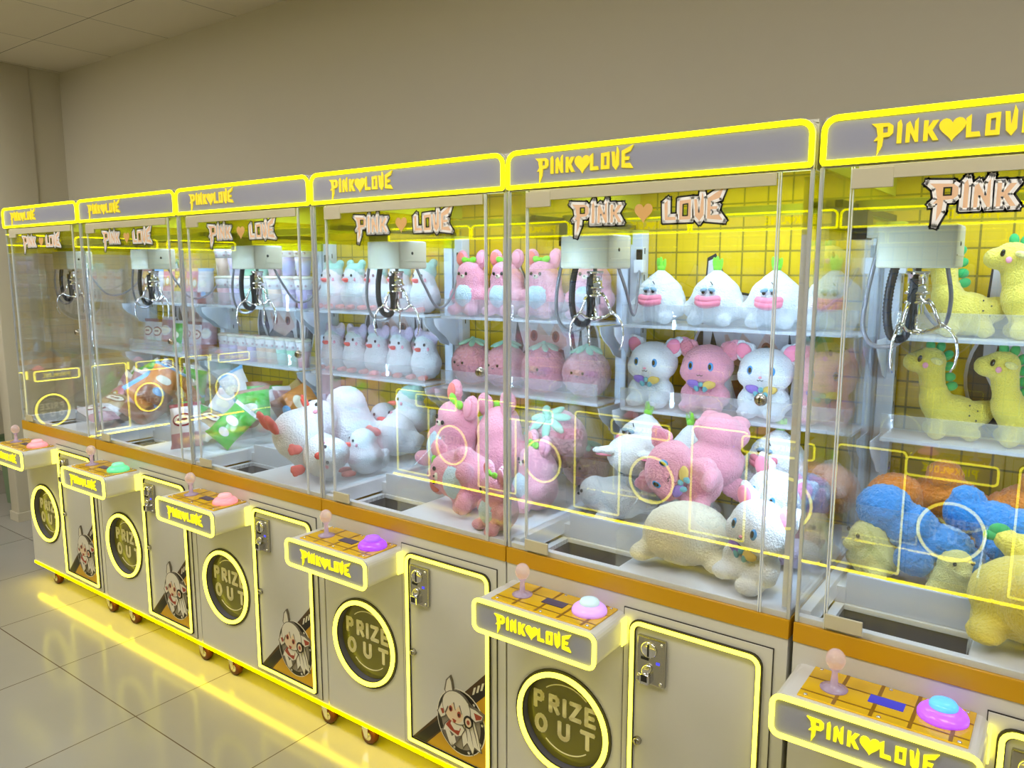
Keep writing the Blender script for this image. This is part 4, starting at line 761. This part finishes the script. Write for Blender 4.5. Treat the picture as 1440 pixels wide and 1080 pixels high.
# machine with bears and strawberries
for i, x in enumerate((2.53, 2.70, 2.87, 3.075)):
    put('bear_plush', PR_BEAR, 'pink bear plush with green bow, %s on the upper shelf' % ordn(i, 4), 'plush toy', x, .675, SH1+.0045, rz=-4+2*i, s=(1.0, .98, 1.05), group='pink bears on the upper shelf')
for i, x in enumerate((2.535, 2.70, 2.875, 3.06)):
    put('strawberry_plush', PR_STRAW, 'curly rose strawberry plush with mint leaves, %s on the lower shelf' % ordn(i, 4), 'plush toy', x, .668, SH2+.004, rz=-6+4*i, s=(.98, .98, 1.05), group='strawberry plush on the lower shelf')
for a in ((PR_BEAR, 'bear_plush', 'pink bear plush sitting tilted at the left of the floor heap behind the chute guard', 2.60, .45, .915, -26, -4, 16, 1.42),
          (PR_BEAR, 'bear_plush', 'pink bear plush turned with its back to the glass in the middle of the heap', 2.862, .44, .93, 165, 0, 10, 1.3),
          (PR_BEAR, 'bear_plush', 'pink bear plush lying on its side at the front, head toward the chute', 2.992, .168, .984, -8, -4, -86, 1.2),
          (PR_BEAR, 'bear_plush', 'pink bear plush standing at the front right corner of its cabinet against the glass', 3.112, .088, .892, -24, 4, 0, .86),
          (PR_BEAR, 'bear_plush', 'pink bear plush sitting against the right glass behind the one standing in the corner', 3.085, .31, .895, -34, -4, 0, 1.05),
          (PR_STRAW, 'strawberry_plush', 'large curly rose strawberry plush on top of the bear heap by the right glass', 3.055, .54, 1.02, -20, 35, 20, 1.2),
          (PR_STRAW, 'strawberry_plush', 'curly rose strawberry plush at the bottom right of the bear heap', 3.08, .64, .890, 0, 0, 0, .95),
          (PR_STRAW, 'strawberry_plush', 'curly rose strawberry plush behind the bear that turns its back', 2.89, .635, .890, 30, 0, 0, 1.15),
          (PR_STRAW, 'strawberry_plush', 'curly rose strawberry plush at the back left corner of the bear heap', 2.66, .635, .890, 0, 0, 0, 1.25)):
    put(a[1], a[0], a[2], 'plush toy', *a[3:7], rx=a[7], ry=a[8], s=a[9])
# machine with the ducks
for i, x in enumerate((1.712, 1.856, 1.996, 2.136, 2.28)):
    put('duck_plush', PR_DUCKS, 'white duck plush in a pale aqua bonnet, %s on the upper shelf' % ordn(i, 5), 'plush toy', x, .672, SH1+.0035, rz=2-2*i, s=(.96, .78, 1.1), group='ducks on the upper shelf')
    put('duck_plush', PR_DUCKL, 'white duck plush in a lilac eared bonnet, %s on the lower shelf' % ordn(i, 5), 'plush toy', x, .672, SH2+.0035, rz=-2+i, s=(.96, .78, 1.08), group='ducks on the lower shelf')
for a in ((PR_DUCK, 'duck_plush', 'big white duck plush lying on its back with coral feet toward the front glass', 2.05, .085, .99, -20, -62, 0, 1.5),
          (PR_DUCK, 'duck_plush', 'big white duck plush sitting upright behind the one lying on its back', 2.06, .44, .90, -55, 0, 0, 1.65),
          (PR_DUCK, 'duck_plush', 'white duck plush lying sideways with beak toward the glass, front right of its heap', 2.182, .135, .965, -18, -20, 74, 1.1),
          (PR_DUCK, 'duck_plush', 'white duck plush lying sideways in the middle right of the duck heap', 2.29, .45, .965, -30, -30, -60, 1.2),
          (PR_DUCKS, 'duck_plush', 'duck plush in a blue green bonnet on the top of the duck heap', 2.245, .615, .985, -40, 0, 0, 1.12),
          (PR_DUCK, 'duck_plush', 'white duck plush by the right glass of its cabinet, low in the heap', 2.30, .30, .890, -30, 0, 0, 1.0),
          (PR_DUCK, 'duck_plush', 'white duck plush at the back left of the duck heap under the shelf', 1.90, .56, .90, -30, 0, 0, 1.3),
          (PR_DUCK, 'duck_plush', 'white duck plush at the back middle of the duck heap under the shelf', 2.06, .645, .90, -30, 0, 0, 1.1)):
    put(a[1], a[0], a[2], 'plush toy', *a[3:7], rx=a[7], ry=a[8], s=a[9])
# nearest machine
for i, (x, z, rz) in enumerate(((4.205, SH1, 26), (4.365, SH1, 24), (4.525, SH1, 22), (4.195, SH2, 26), (4.365, SH2, 24), (4.53, SH2, 22))):
    put('dinosaur_plush', PR_DINO, 'yellow long-necked dinosaur plush with green frill, %s on the %s shelf' % (ORD[i % 3], 'upper' if i < 3 else 'lower'), 'plush toy', x, .685 if i < 3 else .682, z+.0015, rz=rz-8, s=(.92, 1.0, 1.02), group='dinosaurs on the %s shelf' % ('upper' if i < 3 else 'lower'))
for a in ((PR_OB, 'curly_plush', 'orange curly ball-shaped plush at the back left of the floor heap', 4.098, .60, .965, 0, 0, 0, 1.0),
          (PR_OD, 'curly_plush', 'orange curly duck-shaped plush with round head in the middle back of the heap', 4.215, .64, .99, -10, 0, 0, 1.0),
          (PR_OD, 'curly_plush', 'orange curly plush at the right edge of the photo behind the yellow ones', 4.42, .64, 1.0, 10, 0, 0, 1.0),
          (PR_OB, 'curly_plush', 'orange curly plush at the bottom of the heap below the duck-shaped one', 4.23, .66, .886, 0, 0, 0, .85),
          (PR_BS, 'curly_plush', 'blue curly long plush slanting down behind the chute guard', 4.20, .39, .93, 4, 0, 0, 1.05),
          (PR_BW, 'curly_plush', 'blue curly wedge-shaped plush to the right of the slanting blue one', 4.325, .48, .975, -12, 0, 6, 1.05),
          (PR_CHICK, 'chick_plush', 'pale yellow chick plush peeking out beneath the slanting blue plush', 4.097, .362, .889, -55, 0, 0, 1.0),
          (PR_CHICK, 'chick_plush', 'pale yellow chick plush lying under the blue curly plush behind the chute', 4.27, .36, .886, 40, 0, 0, .8),
          (PR_DINO, 'dinosaur_plush', 'yellow dinosaur plush standing at the right edge, behind the one lying at the front', 4.53, .40, .905, 200, 0, -8, (1.45, 1.6, 1.35)),
          (PR_BIG, 'dinosaur_plush', 'yellow plush lying at the front glass with its round bottom to the viewer', 4.452, .165, .890, 20, 0, 0, 1.26)):
    nodes = a[0] if a[0] is not PR_BIG else [N('body', once('ybig', lambda: p_seal('yellow', False)[0].me))]
    put(a[1], nodes, a[2], 'plush toy', *a[3:7], rx=a[7], ry=a[8], s=a[9])
# cups
CC = [('rosy', '#e3b3bb'), ('mint', '#9fdcb8'), ('lavender', '#c2b0de'), ('peach', '#e8c7b4'), ('aqua', '#aee0d0'), ('lilac', '#d3bfe6')]
CUP = [p_cup(c, .14, .03, .046) for c in CC]; CUPS = [p_cup((c[0]+'_pale', c[1]), .125, .027, .035) for c in CC]
for r_ in range(2):
    for i in range(7):
        k = (i*2+r_*3+(i//3)) % 6
        put('lidded_cup', CUP[k], '%s lidded cup, %s in the %s row on the upper shelf' % (CC[k][0], ordn(i, 7), ('lower', 'upper')[r_]), 'cup', .886+i*.1055, .665, SH1+.0005+r_*.1515, rz=-30, s=1.0, group='tall cups on the upper shelf')
for i, k in enumerate((5, 2, 0, 2, 3, 3, 4, 1, 0)):
    put('lidded_cup', CUPS[k], '%s small lidded cup, %s on the lower shelf' % (CC[k][0], ['leftmost', 'second from the left', 'third from the left', 'fourth from the left', 'fifth from the left', 'fourth from the right', 'third from the right', 'second from the right', 'rightmost'][i]), 'cup', .88+i*.079, .655, SH2, rz=-40, group='small cups on the lower shelf')
# snack bags
BR = ('brown', '#8d4a30'); WT = ('white', '#ddd6da'); GR = ('green', '#3fae2c'); RD = ('red', '#8f2434'); PK = ('pink', '#d9808e'); YL = ('yellow', '#d9a81c'); SK = ('sky', '#6aa8dc'); TN = ('tan', '#bd9a68'); OR = ('orange', '#d98444'); MV = ('mauve', '#b98794')
BG = dict(wr=p_bag(WT, MV, RD), gr=p_bag(GR, GR, WT, motif='x'), yl=p_bag(YL, TN, BR, .08, .1, .03, 'bold'), pk=p_bag(PK, MV, YL, .08, .1, .03, 'bold'), sk=p_bag(WT, BR, SK, .08, .1, .03, 'x'), br=p_bag(MV, BR, WT, .085, .11, .04), orr=p_bag(OR, BR, SK, .085, .115, .04, 'x'), wb=p_bag(WT, SK, SK, .085, .115, .04, 'x'), tn=p_bag(TN, WT, BR, .085, .11, .035), gg=p_bag(GR, WT, BR, .09, .12, .04, 'x'))
for i, k in enumerate(('yl', 'sk', 'pk', 'yl', 'pk', 'sk')):
    put('snack_bag', BG[k], '%s snack bag, %s on the upper shelf' % ({'yl': 'yellow', 'sk': 'white and sky blue', 'pk': 'pink'}[k], ordn(i, 6)), 'snack bag', .115+i*.114, .675, SH1, rz=14, rx=-6, s=(.70, .8, .95), group='snack bags on the upper shelf')
for i, k in enumerate(('wr', 'wr', 'br', 'gr', 'wr', 'wr', 'br')):
    put('snack_bag', BG[k], '%s snack bag, %s on the lower shelf' % ({'wr': 'white and mauve', 'br': 'mauve and brown', 'gr': 'green'}[k], ordn(i, 7)), 'snack bag', .105+i*.099, .67, SH2, rz=14, rx=-6, s=(.62, .8, .9), group='snack bags on the lower shelf')
SN = [('br', .42, .38, .925, -20, -20, 20, 'mauve brown snack bag leaning at the left of the floor pile'), ('gr', .36, .52, .97, -30, -10, -55, 'green snack bag on top of the floor pile at its left'), ('tn', .52, .16, .94, -25, -72, 12, 'tan snack bag lying flat at the front of the floor pile'),
      ('wr', .63, .14, .93, 30, -76, 0, 'white snack bag lying flat at the front right of the floor pile'), ('orr', .555, .46, .965, -40, -25, 60, 'orange snack bag tilted in the middle of the floor pile'), ('wr', .61, .50, .98, -24, -30, -50, 'white and red snack bag tilted on top of the floor pile'),
      ('br', .56, .32, .945, -30, -45, -20, 'mauve and brown snack bag in the middle of the floor pile before the orange one'), ('orr', .68, .40, .925, 30, -20, -25, 'orange snack bag against the right glass of the leftmost cabinet'), ('gr', .66, .58, .97, -30, 0, 10, 'green snack bag standing at the back right of the leftmost cabinet'),
      ('sk', .46, .60, .965, -30, -10, 70, 'white and sky blue snack bag at the back of the floor pile'), ('br', .65, .26, .915, 10, -50, 40, 'mauve and brown snack bag at the right of the floor pile near the front'), ('tn', .30, .58, .90, 0, -5, 0, 'tan snack bag at the back left of the floor pile')]
SN += [('br', .24, .40, .90, -70, -16, 10, 'mauve and brown snack bag at the far left of the floor pile'), ('gr', .29, .44, 1.04, -60, -50, 40, 'green snack bag lying on the top left of the floor pile'), ('pk', .34, .30, .895, -40, -40, -30, 'pink snack bag leaning low behind the chute guard'),
       ('wr', .50, .47, 1.07, -20, -60, 35, 'white snack bag with red oval resting on the very top of the floor pile'), ('br', .62, .55, 1.05, -10, -40, 60, 'mauve and brown snack bag high at the back right of the floor pile'), ('orr', .70, .33, 1.0, -5, -35, 30, 'orange snack bag high against the right glass, above the other orange one'), ('pk', .44, .27, .90, -30, -60, 15, 'pink snack bag lying at the front middle of the floor pile')]
for k, x, y, z, rz, rx, ry, lb in SN: put('snack_bag', BG[k], lb, 'snack bag', x, y, z, rz+58, rx, ry, .98, 'snack bags on the floor of the leftmost cabinet')
SN2 = [('gg', 1.25, .385, .94, 60, -70, 30, 'green snack bag lying flat just behind the chute guard under the cups'), ('tn', 1.31, .18, .935, -30, -74, 20, 'tan snack bag lying flat beside the chute under the cups'), ('wr', 1.40, .10, .905, -18, -18, -8, 'white snack bag with red oval standing at the front glass under the cups'), ('gr', 1.465, .20, .925, -40, -40, 30, 'bright green snack bag slumped at the front right under the cups'),
       ('gg', 1.50, .37, .915, -20, -25, -12, 'dark green snack bag behind the slumped bright green one'), ('wb', 1.19, .54, .97, -30, -10, -28, 'white and sky blue snack bag leaning at the back left under the cups'), ('wb', 1.35, .42, .97, -25, -50, 62, 'white and sky blue snack bag lying across the middle of the pile under the cups'),
       ('tn', 1.38, .57, .97, -30, -20, 50, 'tan snack bag tilted at the back under the cups'), ('orr', 1.435, .545, .975, -34, -30, 55, 'orange snack bag with sky blue stripe tilted at the back right under the cups'), ('sk', 1.10, .42, .92, -30, -30, 20, 'white and brown snack bag at the left of the pile under the cups'), ('br', 1.44, .62, .90, 0, -5, 0, 'mauve and brown snack bag at the bottom of the pile under the cups'), ('gg', 1.27, .60, .89, 0, -5, 0, 'green snack bag standing at the back wall under the cups')]
for k, x, y, z, rz, rx, ry, lb in SN2: put('snack_bag', BG[k], lb, 'snack bag', x, y, z, rz+52, rx, ry, .98, 'snack bags on the floor of the cup cabinet')

# plastic stool beyond the end of the row
t = thing('plastic_stool', 'green plastic stool on the floor beyond the left end of the row', 'stool', (-1.86, .60, 0), (0, 0, R(20)))
sg = mat('stool_green', '#3e5a34', .5); sf = mat('stool_sage', '#73876a', .5)
spawn(N('seat', MB().box((-.17, -.17, .40), (.17, .17, .44), .015).mesh('seat', sg)), t)
for sx in (-1, 1):
    for sy in (-1, 1):
        b = MB(); b.prism([(-.16, .40), (-.10, .40), (-.135, 0), (-.185, 0)] if sx < 0 else [(.10, .40), (.16, .40), (.185, 0), (.135, 0)], sy*.14-.02, sy*.14+.02); spawn(N('leg', b.mesh('leg', sf)), t)
spawn(N('apron', MB().box((-.15, -.155, .30), (.15, -.13, .40), .006).mesh('apron', sf)), t)
